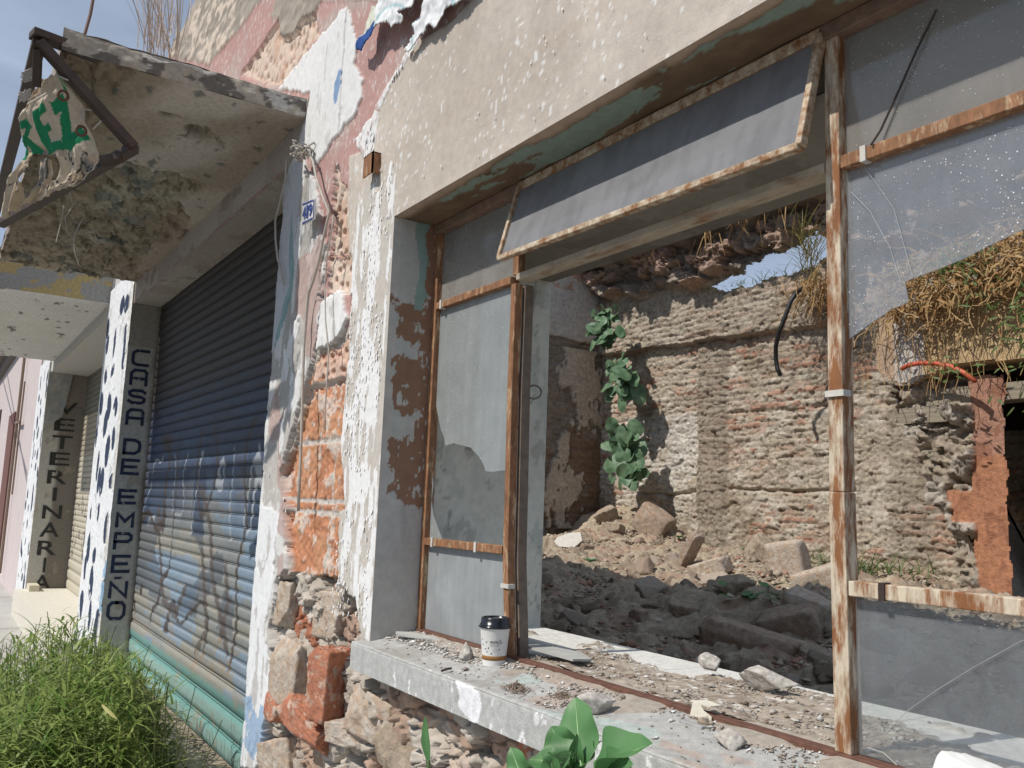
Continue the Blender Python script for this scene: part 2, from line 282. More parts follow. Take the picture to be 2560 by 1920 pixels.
# ================= the ruined building: street front =================
BLD=thing('ruined_building','derelict building with peeling white, pink and beige front, bare orange brick and big rusty window','building',(-3.3,0,0))
WX0,WZ0,WZ1=-2.71,1.25,2.69          # window opening: left side, sill, head
def facade(X,Z):
    wx=X+.035*fbm(X*7,Z*7,3,4); wz=Z+.03*fbm(X*8,Z*8,31,4)
    fx=X+.012*fbm(X*40,Z*40,5,3)+.02*fbm(X*9,Z*9,6,3); fz=Z+.012*fbm(X*40,Z*40,7,3)+.02*fbm(X*9,Z*9,8,3)
    I=lambda n,ragged=True: pip(POLY[n],fx if ragged else X,fz if ragged else Z)
    n1=fbm(X*3,Z*3,11,5); n2=fbm(X*60,Z*60,12,3); nf=fbm(X*70,Z*42,13,4); nv=fbm(X*30,Z*9,14,4)
    h=.0035*fbm(X*5,Z*5,15,4)+.0007*n2
    c=full(len(X),BEIGE); c*= (1+.10*n1+.07*fbm(X*14,Z*14,17,3))[:,None]
    band=np.exp(-((Z-2.93)/.03)**2)*.5+ (Z<2.93)*(.25+.25*fbm(X*2,Z*6,18,3)); c=cmix(c,(.46,.385,.32),np.clip(band,0,1)*.55)
    st=sst(.05,.5,fbm(X*5,Z*.8,19,4)); c=cmix(c,(.39,.33,.285),st*.45); st=sst(.0,.4,fbm(X*1.1,Z*1.6,27,5)); c=cmix(c,(.41,.355,.30),st*.5); ck=(ridge(X*1.7,Z*1.7,28,3)>.975)&(fbm(X*1.2,Z*1.2,29,2)>-.1); c=cmix(c,(.24,.20,.17),ck*.6); h=h-.003*ck
    # small white paint flakes, denser just over the window and on the pier
    dens=.62-.17*sst(.55,.05,np.abs(Z-2.86))-.10*sst(-2.2,-2.9,X)
    fl=(nf>dens)&(fbm(X*2.2,Z*2.2,21,3)>-.35); c=cmix(c,(.70,.70,.69),fl*.85); h=h+fl*.001
    left=pip(POLY['left'],wx*.35+X*.65,wz*.35+Z*.65)|(X<-4.0)
    pk=full(len(X),PINK)*(1+.1*n1)[:,None]; pk=cmix(pk,(.43,.37,.33),sst(.0,.45,fbm(X*4,Z*4,22,5))*.7); pk=cmix(pk,(.62,.56,.53),(nf>.36)*.7)
    c=np.where(left[:,None],pk,c); h=h-left*.005
    mz=left&(Z<2.35)&(X>-3.85); mc=full(len(X),(.43,.385,.335))*(1+.22*fbm(X*14,Z*14,75,5))[:,None]; c=np.where(mz[:,None],mc,c); h=h+mz*(.010*facets(X*18,Z*18,76)[0]-.006)
    for nm in('oldgrey','oldgrey2'):
        m=I(nm); g=full(len(X),(.33,.29,.245))*(1+.25*fbm(X*10,Z*10,23,4))[:,None]; g=cmix(g,(.60,.51,.42),(fbm(X*9,Z*22,24,4)>.12)&(X<-4.9)); c=np.where(m[:,None],g,c); h=h+m*(.007+.012*fbm(X*9,Z*22,24,4))
    # plain old render on the far upper part
    m=(X<-4.6)&(Z>4.45)&(fbm(X*1.3,Z*1.3,26,4)>-.05); c=cmix(c,(.38,.33,.28),m*.8); h=h+m*.006
    # cream hacked-out surface with pits
    pits=I('pit_up')|I('pit_low')
    f1,f2,cid=worley(X*17,Z*24,31); pit=sst(.34,.22,f1)*(cid>.35)
    pc=full(len(X),CREAM)*(1+.12*n1)[:,None]; pc=cmix(pc,(.50,.27,.18),pit*.75); pc=cmix(pc,(.52,.33,.24),(fbm(X*6,Z*6,33,3)>.35)*.6)
    c=np.where(pits[:,None],pc,c); h=np.where(pits,-.022-.014*pit+.004*n2+.006*fbm(X*12,Z*12,34,3),h)
    m=I('white_up'); wc=full(len(X),(.69,.69,.68))*(1+.05*n1)[:,None]; ck=ridge(X*7,Z*5,35,4); wc=cmix(wc,(.40,.38,.36),(ck>.93)*.5); wc=cmix(wc,(.50,.47,.44),(nv>.42)*.6)
    c=np.where(m[:,None],wc,c); h=np.where(m,.004-.004*(ck>.93)+.002*nv,h)
    m=I('flake'); c=np.where(m[:,None],cmix(full(len(X),(.70,.70,.69)),(.45,.30,.27),(nf>.18)*.8),c); h=np.where(m,.004+.004*nf,h)
    m=I('bluechip'); c=cmix(c,(.16,.27,.45),m*.9)
    # chalky flaking strip between the brick and the window
    m=(X>-3.06+.02*nv)&(X<-2.71)&(Z>1.25)&(Z<2.85+.1*nv); e=sst(-3.06,-2.98,X); 
    cz=full(len(X),(.50,.465,.42)); cz=cmix(cz,(.74,.74,.74),(fbm(X*34,Z*9,41,4)>.14-.35*np.exp(-((X+2.9)/.055)**2))*.95); c=np.where(m[:,None],cz,c); h=np.where(m,.001+.0016*(fbm(X*34,Z*9,41,4)>-.02-.35*np.exp(-((X+2.9)/.055)**2)),h)
    # left strip of the pier
    m=I('greyleft'); gc=full(len(X),(.44,.42,.39))*(1+.16*n1+.12*n2)[:,None]; wf=fbm(X*16,Z*7,43,5); gc=cmix(gc,(.66,.66,.65),(wf>.02)*.85); gc=cmix(gc,(.40,.27,.24),(fbm(X*5,Z*3,44,3)>.34)*.7)
    c=np.where(m[:,None],gc,c); h=np.where(m,.006+.006*fbm(X*14,Z*9,45,5)+.004*(wf>.02),h)
    m=I('shadestrip'); c=np.where(m[:,None],full(len(X),(.50,.51,.53)),c); h=np.where(m,.012+.002*n1,h)  # cool grey of the canopy's shadow painted into this plaster strip
    m=I('tealedge'); c=cmix(c,(.22,.36,.36),m*.85)
    m=I('whiteleft'); c=cmix(c,(.72,.72,.72),m*.9*(wf>-.2)); h=h+m*.006
    m=I('whitelow'); wl=full(len(X),(.72,.725,.735)); ck2=fbm(X*22,Z*10,46,4); wl=cmix(wl,(.46,.44,.42),(ck2>.22)*.8); c=np.where(m[:,None],wl,c); h=np.where(m,.012+.005*fbm(X*5,Z*3,47,3)-.003*(ck2>.22),h)
    m=I('bluelow'); c=cmix(c,(.20,.34,.52),m*(fbm(X*9,Z*7,48,4)>-.05)*.75)
    # orange brick left bare, courses about 24 cm
    m=I('bricks'); zr=np.array([1.40,1.655,1.70,1.935,2.165,2.33,2.6]); rowi=np.clip(np.searchsorted(zr,Z+.012*fbm(X*9,Z*0,50,3))-1,0,5); dz=np.min(np.abs(Z[:,None]+.012*fbm(X*9,Z*0,50,3)[:,None]-zr[None,:]),1)
    vs=np.array([-3.22,-3.3,-3.2,-3.36,-3.25,-3.2])[rowi]+.006*fbm(X*0,Z*20,51,2); dx=np.abs(X-vs)
    mort=(dz<.010+.006*fbm(X*20,Z*20,52,3))|((dx<.009)&(Z<2.1))
    bc=full(len(X),ORANGE)*(1+.22*fbm(X*12,Z*12,53,4)+.14*n2)[:,None]
    bc=cmix(bc,(.50,.27,.155),(fbm(X*7,Z*6,54,3)>.12)*.6); sm=fbm(X*16,Z*13,55,6,.65)+.35*sst(1.85,2.25,Z)-.02; bc=cmix(bc,(.58,.48,.41),(sm>.16)*.9); bc=cmix(bc,(.60,.33,.22),sst(2.05,2.3,Z)*.5)
    bc=cmix(bc,(.50,.47,.43),mort*.9); up=Z>2.14; bc=np.where((up&(pit>.3))[:,None],cmix(bc,(.5,.25,.17),np.full(len(X),.6)),bc)
    hb=-.034+.010*fbm(X*12,Z*12,56,5)+.007*fbm(X*50,Z*50,57,3)-mort*.004+.003*(sm>.16)-.012*pit*up + .018*sst(2.15,2.17,Z); c=np.where(m[:,None],bc,c); h=np.where(m,hb,h)
    m=I('chunk'); c=np.where(m[:,None],cmix(full(len(X),(.72,.72,.71)),(.45,.43,.4),(nv>.35)*.7),c); h=np.where(m,.012+.004*nv,h)
    m=I('crack')|(np.abs(X+3.335-.05*np.sin(Z*9)-.03*fbm(X*0,Z*5,58,3))<.014)&(Z>2.5)&(Z<3.06); c=cmix(c,(.25,.21,.18),m*.6); h=h-m*.03
    m=(np.abs(X-(-3.30+.015*fbm(X*0,Z*9,59,3)))<.006)&(Z>3.2)&(Z<3.75); c=cmix(c,(.2,.17,.15),m*.8); h=h-m*.012
    # broken-out masonry low on the pier and all along under the sill
    m=I('broken')|((Z<1.19)&(X>-2.76)); f1,f2,cid=worley(X*6.5+.9*fbm(X*5,Z*5,60,4),Z*9.5+.7*fbm(X*6,Z*6,66,4),61); g=sst(0,.10,f2-f1)
    tone=cid[:,None]; sc=np.where(tone<.3,(.42,.30,.23),np.where(tone<.45,(.40,.17,.10),np.where(tone<.75,(.43,.38,.32),(.52,.47,.41))))*.86*(1+.25*fbm(X*14,Z*14,62,4)[:,None])
    sc=cmix(sc,(.28,.24,.20),(1-g)*.8); sc=cmix(sc,(.47,.42,.36),(fbm(X*8,Z*8,63,4)>.18)*.8)
    F1,e1,_=facets(X*8,Z*10,66); F2,e2,_=facets(X*24,Z*28,67); hs=-.095+g*(.02+.05*cid)+.030*F1+.014*F2+.02*fbm(X*6,Z*6,64,4)-.03*(e1<.06); hs=np.where((X>-2.76)&(Z<1.19),hs+.035,hs)
    c=np.where(m[:,None],sc,c); h=np.where(m,hs,h)
    # keep arrises straight
    e=np.minimum(sst(0,.02,np.abs(X-WX0)+(Z>WZ1+.02)*1+(Z<1.2)),1); h=h*np.where((Z>1.18)&(Z<2.75),e,1); h=h*np.where((X>-2.8),sst(0,.02,np.abs(Z-WZ1)),1)
    return h,c
def fdrop(u,v):
    top=5.27+.05*fbm(u*3,u*0,71,3)+.03*fbm(u*14,u*0,72,2)
    return ((u>WX0)&(v>1.20)&(v<WZ1))|((u<-3.93+.015*fbm(v*4,v*0,73,3))&(v<3.26))|(v>top)|((u<-7.5)&(v<3.26))
us=np.concatenate([np.arange(-7.74,-4.02,.014),np.arange(-4.02,WX0-.002,.0052),[WX0],np.arange(WX0+.007,-.6,.0085),np.linspace(-.59,1.8,30)])
vs=np.concatenate([np.arange(0,.35,.03),np.arange(.35,WZ1-.003,.0055),[WZ1],np.arange(WZ1+.006,3.8,.0065),np.arange(3.81,5.36,.013)])
grid('facade_wall',us,vs,facade,(0,0,0),(1,0,0),(0,0,1),(0,-1,0),M_wall,BLD,drop=fdrop)
# the solid wall behind the rendered face
b=MB(); b.box((-4.02,.16,-.3),(-2.76,.62,5.15)); b.box((-2.76,.16,2.76),(1.8,.62,5.15)); b.box((-7.74,.05,3.50),(-4.02,.62,5.15)); b.box((-2.76,.16,-.3),(1.8,.60,1.15)); b.box((-3.95,.02,.2),(-3.90,.5,3.25))
b.build('wall_core',plain('wall core',(.30,.26,.22),.95),BLD)
# loose curled paint flakes standing off the front
def flakes(name,n,region,size,mat,seed,dens=None):
    rng=np.random.default_rng(seed); x0,x1,z0,z1=region; X=rng.uniform(x0,x1,n);Z=rng.uniform(z0,z1,n)
    if dens is not None: k=dens(X,Z,rng); X=X[k];Z=Z[k]
    n=len(X); s=rng.uniform(.35,1,n)*size; a=rng.uniform(.25,.7,n)*s; V=np.zeros((n,5,3)); lift=rng.uniform(.1,.4,n)*a
    ang=rng.normal(0,.35,n); ca=np.cos(ang);sa=np.sin(ang)
    for k,(dx,dz,l) in enumerate(((-.5,.5,0),(.5,.45,.1),(.55,-.3,.9),(.0,-.6,1.1),(-.5,-.35,.8))):
        px=dx*a;pz=dz*s; V[:,k,0]=X+px*ca-pz*sa+rng.normal(0,.06,n)*a; V[:,k,2]=Z+px*sa+pz*ca+rng.normal(0,.06,n)*s; V[:,k,1]=-.005-l*lift
    me_v=V.reshape(-1,3); f=np.arange(n*5).reshape(n,5)
    return mesh_np(name,me_v,f,mat,BLD,smooth=False)
M_flake=plain('white paint flake',(.72,.72,.71),.85,noise=.08)
def dpier(X,Z,r): return (fbm(X*9,Z*4,41,3)>-.15)
flakes('loose_paint',900,(-3.04,-2.74,1.3,2.9),.015,M_flake,1,dpier)
flakes('loose_paint',380,(-2.7,-.8,2.72,3.7),.008,M_flake,2,lambda X,Z,r:(fbm(X*3,Z*3,21,3)+.5*sst(3.2,2.75,Z)>.12)&(Z<2.72+(X+2.8)*.3+.7))
flakes('loose_paint',260,(-3.02,-2.6,2.9,3.35),.025,M_flake,3,lambda X,Z,r: pip(POLY['flake'],X,Z))
flakes('loose_paint',260,(-3.95,-3.5,.6,2.4),.02,M_flake,4,lambda X,Z,r: pip(POLY['greyleft'],X,Z))
# ---- window reveals, head and inner sill ----
def rev_out(Y,Z):
    n=fbm(Y*20,Z*14,81,5); c=full(len(Y),(.49,.47,.44))*(1+.14*fbm(Y*7,Z*5,82,4))[:,None]; c=cmix(c,(.27,.25,.23),sst(.15,.6,fbm(Y*9,Z*3,83,4))*.8)
    pale=(Y>.03)&(Z>1.72); c=cmix(c,(.47,.48,.45),pale*.8)
    br=((Y+.05*n>.028)&(((Z>1.72+.1*n)&(Z<1.9+.12*n+.1*(Y>.12)))|((Z>2.03+.1*n)&(Z<2.2+.1*n))|((Z>2.27+.07*n)&(Z<2.40+.05*n))))|((Y+.03*n>.13)&(Z>2.38))|((Y+.04*n>.12)&(Z>1.75)&(Z<2.4)&(n>-.05)); br&=~(fbm(Y*60,Z*40,84,3)>.42)
    c=cmix(c,(.27,.16,.105),br); c=cmix(c,(.26,.37,.34),(Y+.03*n>.09)&(Y+.03*n<.13)&(Z>2.37))
    return .0015*fbm(Y*30,Z*30,85,3)-.0012*br,c
grid('window_reveal',np.linspace(0,.2,50),np.arange(1.22,WZ1+.003,.0055),rev_out,(WX0,0,0),(0,1,0),(0,0,1),(1,0,0),M_wall,BLD)
def rev_in(Y,Z):
    n=fbm(Y*14,Z*10,91,5); c=full(len(Y),(.66,.645,.56))*(1+.08*fbm(Y*5,Z*3,92,4))[:,None]; c=cmix(c,(.40,.38,.32),(n>.36)*.6); c=cmix(c,(.53,.54,.47),(fbm(Y*12,Z*6,93,4)>.38)*.8)
    c=cmix(c,(.2,.18,.15),(np.abs(fbm(Y*9,Z*4,94,3))<.012)*.5); return .002*fbm(Y*20,Z*20,95,3)+.002*(n>.33),c
grid('inner_reveal',np.arange(.2,.692,.008),np.arange(1.22,2.60,.012),rev_in,(WX0-.014,0,0),(.0,1,0),(0,0,1),(1,0,0),M_wall,BLD)
def soffit(X,Y):
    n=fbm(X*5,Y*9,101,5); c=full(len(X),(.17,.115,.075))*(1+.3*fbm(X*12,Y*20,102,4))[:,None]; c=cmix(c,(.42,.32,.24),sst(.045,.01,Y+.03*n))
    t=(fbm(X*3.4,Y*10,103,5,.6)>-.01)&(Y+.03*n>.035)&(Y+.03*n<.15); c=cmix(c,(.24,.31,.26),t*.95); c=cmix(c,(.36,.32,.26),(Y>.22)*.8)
    return -.002*t+.003*fbm(X*20,Y*30,104,3)-.004*((Y<.05)&(n>.1)),c
grid('window_head',np.arange(WX0-.03,1.6,.011),np.arange(0,.225,.006),soffit,(0,0,WZ1),(1,0,0),(0,1,0),(0,0,-1),M_wall,BLD)
def isof(X,Y): n=fbm(X*4,Y*6,107,5); c=full(len(X),(.25,.23,.195))*(1+.12*n)[:,None]; c=cmix(c,(.17,.155,.13),(n>.25)*.6); return .002*n,c
grid('inner_head',np.arange(WX0-.02,1.6,.02),np.arange(.21,.70,.02),isof,(0,0,2.575),(1,0,0),(0,1,0),(0,0,-1),M_wall,BLD)
b=MB(); b.box((-2.73,.215,2.58),(1.6,.24,2.76)); b.build('inner_lintel',plain('olive plaster',(.30,.28,.24),.95),BLD)
b=MB(); b.box((-2.8,.60,2.585),(1.8,.69,3.2)); b.box((-2.95,.60,-.2),(-2.76,.66,5.1)); b.build('inner_wall_face',plain('inner plaster',(.36,.33,.28),.95),BLD)
# ---- outer sill: thick concrete slab with worn arris ----
def sill_top(X,Y):
    n=fbm(X*5,Y*7,111,5); c=full(len(X),(.40,.395,.375))*(1+.10*n+.06*fbm(X*60,Y*60,112,3))[:,None]; c=cmix(c,(.42,.31,.25),(fbm(X*3.5,Y*9,113,4)>.2)*.55); c=cmix(c,(.30,.28,.25),(fbm(X*7,Y*5,114,4)>.25)*.5); c=cmix(c,(.38,.48,.44),(fbm(X*4,Y*12,115,3)>.42)*.5)
    d=(fbm(X*9,Y*14,116,5)+.9*sst(.02,.17,Y)-.55); c=cmix(c,(.33,.275,.22),(d>0)*.75); h=Y.clip(0)*.16+.001*fbm(X*25,Y*25,117,3)+.006*sst(0,.5,d)
    return h-.004*sst(-.045,-.055,Y),c
grid('window_sill',np.arange(-2.735,.4,.008),np.concatenate([np.arange(-.055,.2,.006)]),sill_top,(0,0,1.25),(1,0,0),(0,1,0),(0,0,1),M_conc,BLD)
def sill_front(X,Z):
    n=fbm(X*6,Z*20,121,4); c=full(len(X),(.42,.425,.41))*(1+.07*n)[:,None]; c=cmix(c,(.74,.74,.74),((fbm(X*45,Z*35,122,3)>.38)&(fbm(X*3,Z*3,123,3)>-.1))*.9)
    w=pip([(-2.05,1.248),(-1.99,1.251),(-1.93,1.243),(-1.915,1.21),(-1.93,1.168),(-1.965,1.16),(-2.0,1.172),(-2.035,1.185),(-2.03,1.21)],X+.006*n,Z+.004*n); c=cmix(c,(.74,.745,.76),w); return .0012*n+.002*w-.004*sst(.008,0,1.25-Z)-.005*(ridge(X*6,Z*6,124,3)>.95)*(Z>1.24),c
grid('sill_front',np.arange(-2.735,.4,.005),np.linspace(1.165,1.25,20),sill_front,(0,-.055,0),(1,0,0),(0,0,1),(0,-1,0),M_conc,BLD)
b=MB(); b.box((-2.734,-.053,1.166),(.4,.2,1.240)); b.build('sill_body',plain('sill concrete',(.40,.39,.37),.9),BLD)
def isill(X,Y):
    n=fbm(X*4,Y*6,131,5); c=full(len(X),(.62,.61,.57))*(1+.05*n)[:,None]; j=(np.abs(((X+.02)/.33)%1-.5)<.012)|(np.abs(Y-.42)<.004); c=cmix(c,(.35,.33,.3),j*.7)
    d=fbm(X*5,Y*7,132,5)+.75*sst(.56,.3,Y+.12*(X+1.3))-.15-.5*sst(-1.7,-2.1,X); m=sst(0,.12,d)*sst(.60,.575,Y+.015*fbm(X*9,Y*0,137,3)); c=cmix(c,(.34,.285,.225),m*.92); c=cmix(c,(.22,.17,.13),m*(fbm(X*30,Y*30,133,4)>.12)*.7); c=cmix(c,(.66,.64,.6),m*(fbm(X*70,Y*70,134,2)>.5))
    return .014*m*(.6+.6*fbm(X*18,Y*18,135,4))+.004*m*fbm(X*70,Y*70,136,2),c
grid('inner_sill',np.arange(-2.73,.4,.007),np.arange(.195,.652,.0065),isill,(0,0,1.275),(1,0,0),(0,1,0),(0,0,1),M_conc,BLD)
b=MB(); b.box((-2.73,.2,1.2),(.4,.65,1.268)); b.build('inner_sill_body',plain('tiled sill edge',(.60,.59,.56),.7),BLD)
# ================= the window =================
WIN=bpy.data.objects.new('window',None); C.objects.link(WIN); WIN.location=(-1.9,.18,1.28); WIN.empty_display_size=.1; WIN.parent=BLD; WIN.matrix_parent_inverse=Matrix.Translation(-BLD.location); WIN['label']='three-bay steel window with rusty cream frame, broken panes and a tilted-out top sash'
YF=.18
def bar(nm,a,b_,w,mat,par,d=.03): q=MB(); q.bar(a,b_,w,d,up=(0,1,0) ); return q.build(nm,mat,par,bevel=.002)
def vbar(nm,x,z0,z1,w,mat,d=.03,x1=None):
    q=MB(); x1=x if x1 is None else x1; q.add([(x-w/2,YF-d/2,z0),(x+w/2,YF-d/2,z0),(x+w/2,YF+d/2,z0),(x-w/2,YF+d/2,z0),(x1-w/2,YF-d/2,z1),(x1+w/2,YF-d/2,z1),(x1+w/2,YF+d/2,z1),(x1-w/2,YF+d/2,z1)],[(0,3,2,1),(4,5,6,7),(0,1,5,4),(1,2,6,5),(2,3,7,6),(3,0,4,7)])
    return q.build(nm,mat,WIN,bevel=.002)
def hbar(nm,x0,x1,z0,z1,mat,y0=YF-.017,y1=YF+.017): q=MB(); q.box((x0,y0,z0),(x1,y1,z1)); return q.build(nm,mat,WIN,bevel=.002)
vbar('frame_jamb',-2.695,1.27,2.69,.028,M_rust2)
q=MB()   # bent first mullion
zz=[1.272,1.55,1.75,2.05,2.372];xc=[-2.143,-2.172,-2.176,-2.183,-2.182]
for i in range(4): q.bar((xc[i],YF-.004,zz[i]-.001),(xc[i+1],YF-.004,zz[i+1]+.001),.026,.026,up=(0,1,0)); 0
q.build('mullion',M_rust2,WIN,bevel=.002)
q=MB()
for i in range(4): q.bar((xc[i]+.012,YF+.030,zz[i]),(xc[i+1]+.012,YF+.030,zz[i+1]),.016,.030,up=(0,1,0))
q.build('mullion_flange',plain('grey brown flange',(.17,.13,.10),.75,noise=.3),WIN)
vbar('mullion',-2.180,2.402,2.685,.030,M_rust2,d=.026)
vbar('mullion',-1.040,1.286,1.75,.034,M_rust,x1=-1.046,d=.036); vbar('mullion',-1.046,1.751,2.69,.032,M_rust,x1=-1.044,d=.035)
hbar('transom',-2.680,-2.200,2.377,2.401,M_rust2); hbar('transom',-2.165,-1.063,2.380,2.400,M_cream,YF-.02,YF+.03); hbar('transom',-1.027,.4,2.377,2.403,M_rust2)
hbar('transom',-2.680,-2.192,1.563,1.587,M_rust2); hbar('transom',-1.024,.4,1.563,1.590,M_rust)
hbar('head_rail',-2.71,.4,2.655,2.688,plain('brown head rail',(.20,.13,.095),.8,noise=.3),YF-.025,YF+.02)
hbar('bottom_rail',-2.70,.4,1.252,1.286,M_rail,YF-.022,YF+.006)
for x,z,v in((-2.1605,1.475,1),(-2.64,2.389,0),(-2.62,1.575,0),(-2.34,1.575,0),(-1.043,1.936,1),(-.975,2.39,0),(-.955,1.577,0)):
    q=MB(); 
    if v: q.box((x-.0215,YF-.0225,z-.006),(x+.0195,YF+.0,z+.006))
    else: q.box((x-.006,YF-.0205,z-.0155),(x+.006,YF+.0,z+.0155))
    q.build('glazing_clip',M_iron if (x==-.955) else plain('clip',(.55,.53,.48),.6),WIN)
# glass panes (real 3 mm sheets; outlines of the broken ones)
G_left=glassmat('dusty glass left',.62,(.34,.36,.355),refl=.05); G_low=glassmat('frosted dusty glass',.80,(.34,.36,.365),speck=.04,refl=.06); G_top=glassmat('dusty top glass',.45,(.35,.33,.30),speck=.10,refl=.05)
G_mid=glassmat('hazy glass with paint specks',.30,(.40,.42,.455),refl=.06,speck=.12); G_rl=glassmat('hazy low glass',.22,(.36,.38,.40),refl=.06,speck=.02,scale=5); G_sash=glassmat('grey sash glass',.94,(.215,.215,.22),speck=.05,refl=.06)
def pane(poly,mat,nm='pane',y=YF+.004): q=MB(); q.prism(poly,(0,y,0),(1,0,0),(0,0,1),(0,1,0),.003); return q.build(nm,mat,WIN)
pane([(-2.682,2.402),(-2.196,2.402),(-2.196,2.655),(-2.682,2.655)],G_top)
def jag(pts,seed,amp=.004):
    r=random.Random(seed);o=[]
    for i,(x,z) in enumerate(pts):
        o.append((x,z)); 
        if i<len(pts)-1: x2,z2=pts[i+1]; o.append(((x+x2)/2+r.uniform(-amp,amp),(z+z2)/2+r.uniform(-amp,amp)))
    return o
pane([(-2.682,2.378),(-2.682,2.045)]+jag([(-2.66,2.0),(-2.638,1.958),(-2.61,1.925),(-2.6,1.897),(-2.54,1.903),(-2.485,1.894),(-2.43,1.885),(-2.394,1.865),(-2.36,1.84),(-2.333,1.808),(-2.28,1.806)],4,.002)+[(-2.196,1.811),(-2.196,2.378)],G_left)
pane([(-2.682,1.80),(-2.672,1.765),(-2.680,1.71),(-2.66,1.66),(-2.62,1.615),(-2.592,1.586),(-2.682,1.586)],G_left,'glass_shard')
pane([(-2.682,1.287),(-2.168,1.287),(-2.185,1.563),(-2.682,1.563)],G_low)
pane([(-1.028,2.403),(.4,2.403),(.4,2.655),(-1.028,2.655)],G_top)
pane([(-1.029,2.378),(-1.029,2.042)]+jag([(-.98,2.066),(-.94,2.085),(-.905,2.093),(-.908,2.115),(-.910,2.131),(-.882,2.136),(-.80,2.150),(-.702,2.176),(-.55,2.205),(-.3,2.26)],7,.0015)+[(.1,2.30),(.4,2.35),(.4,2.378)],G_mid)
pane([(-1.024,1.287),(.4,1.287),(.4,1.563),(-1.024,1.563)],G_rl)
q=MB(); q.tube([(-1.012,YF-.001,1.299),(-1.0,YF-.001,1.303),(-.985,YF-.001,1.312),(-.925,YF-.001,1.38),(-.87,YF-.001,1.425),(-.808,YF-.001,1.471),(-.73,YF-.001,1.524),(-.68,YF-.001,1.55)],.0005,5); q.tube([(-1.0,YF-.001,1.303),(-.97,YF-.001,1.302),(-.945,YF-.001,1.288)],.001,5)
q.build('glass_crack',plain('crack edge',(.40,.39,.36),.3),WIN)
q=MB()
for pts in([(-.985,2.37),(-.96,2.33),(-.925,2.27),(-.905,2.19),(-.893,2.14)],[(-1.015,2.33),(-.975,2.28),(-.935,2.2),(-.915,2.13)]): q.tube([(x,YF-.001,z) for x,z in pts],.0005,5)
q.build('glass_crack',plain('thin crack edge',(.42,.44,.46),.3),WIN)
q=MB(); q.tube([(-.955,YF-.022,2.40),(-.945,YF-.006,2.43),(-.905,YF-.003,2.50),(-.87,YF-.003,2.56),(-.83,YF-.003,2.62)],.0022,6); q.build('dangling_wire',M_iron,WIN)
# top-hung sash, swung a little outwards
sa=MB(); T0=Vector((-2.160,YF-.02,2.672));T1=Vector((-1.064,YF-.02,2.672)); B0=Vector((-2.142,.085,2.428));B1=Vector((-1.058,.085,2.412))
sa.bar(T0,T1,.026,.016,up=(0,1,0)); sa.bar(B0,B1,.015,.022,up=(0,1,0)); sa.bar(T0,B0,.015,.02,up=(0,1,0)); sa.bar(T1,B1,.015,.02,up=(0,1,0)); so_=sa.build('awning_sash',plain('cream rusted sash',(.58,.50,.38),.75,noise=.2,scale=60,bump=.8,col2=(.25,.12,.05),th=(.38,.60)),WIN,bevel=.002)
nrm=(T1-T0).cross(B0-T0).normalized(); q=MB(); k=.006; pv=[T0+Vector((k,0,0)),T1-Vector((k,0,0)),B1-Vector((k,0,0)),B0+Vector((k,0,0))]; q.add(pv+[p+nrm*.004 for p in pv],[(0,1,2,3),(7,6,5,4),(0,1,5,4),(1,2,6,5),(2,3,7,6),(3,0,4,7)])
q.build('sash_glass',G_sash,WIN)
# casement stay on the first mullion
q=MB(); hp=[on_x(*zm('C',x,y),-2.13) for x,y in((1790,760),(1800,900),(1825,1000),(1850,850),(1880,850))]
q.tube([on_y(*zm('C',1790,750),.24),on_y(*zm('C',1800,880),.25),on_y(*zm('C',1825,1010),.27)],.006,8); q.tube([on_y(*zm('C',1825,1015),.27),on_y(*zm('C',1840,920),.27),on_y(*zm('C',1850,850),.28)],.007,8); q.tube([on_y(*zm('C',1825,1000),.27),on_y(*zm('C',1810,1100),.26),on_y(*zm('C',1775,1100),.24)],.006,8)
cc=on_y(*zm('C',1890,875),.285); q.tube([cc+np.array([.016*math.cos(t)*.9,.018*math.cos(t),.021*math.sin(t)]) for t in np.linspace(0,6.3,18)],.0035,8)
q.build('stay_handle',plain('grey iron stay',(.20,.19,.17),.6,noise=.3),WIN,smooth=True)
# ================= shop fronts left of the window =================
def lines_text(items,mat,name,parent,X,depth=.004):
    """each letter on the plane x=X facing +x; items: (char, y0,y1,z0,z1, offset)"""
    V=[];Fs=[]
    for ch,y0,y1,z0,z1,off in items:
        v,f=text_pts(ch,1.0,off); 
        if not len(v): continue
        mn=v.min(0);mxx=v.max(0); n=len(V)
        for p in v: V.append((X+depth,y0+(p[0]-mn[0])/(mxx[0]-mn[0])*(y1-y0),z0+(p[1]-mn[1])/(mxx[1]-mn[1])*(z1-z0)))
        Fs+=[tuple(i+n for i in q) for q in f]
    me=bpy.data.meshes.new(name); me.from_pydata(V,[],Fs); return link(name,me,mat,parent)
NAVY=plain('navy sign paint',(.022,.032,.075),.7,noise=.3,scale=26,col2=(.36,.35,.32),th=(.60,.63)); BLK=plain('black sign paint',(.03,.03,.028),.7,noise=.3,scale=20,col2=(.38,.36,.30),th=(.61,.64))
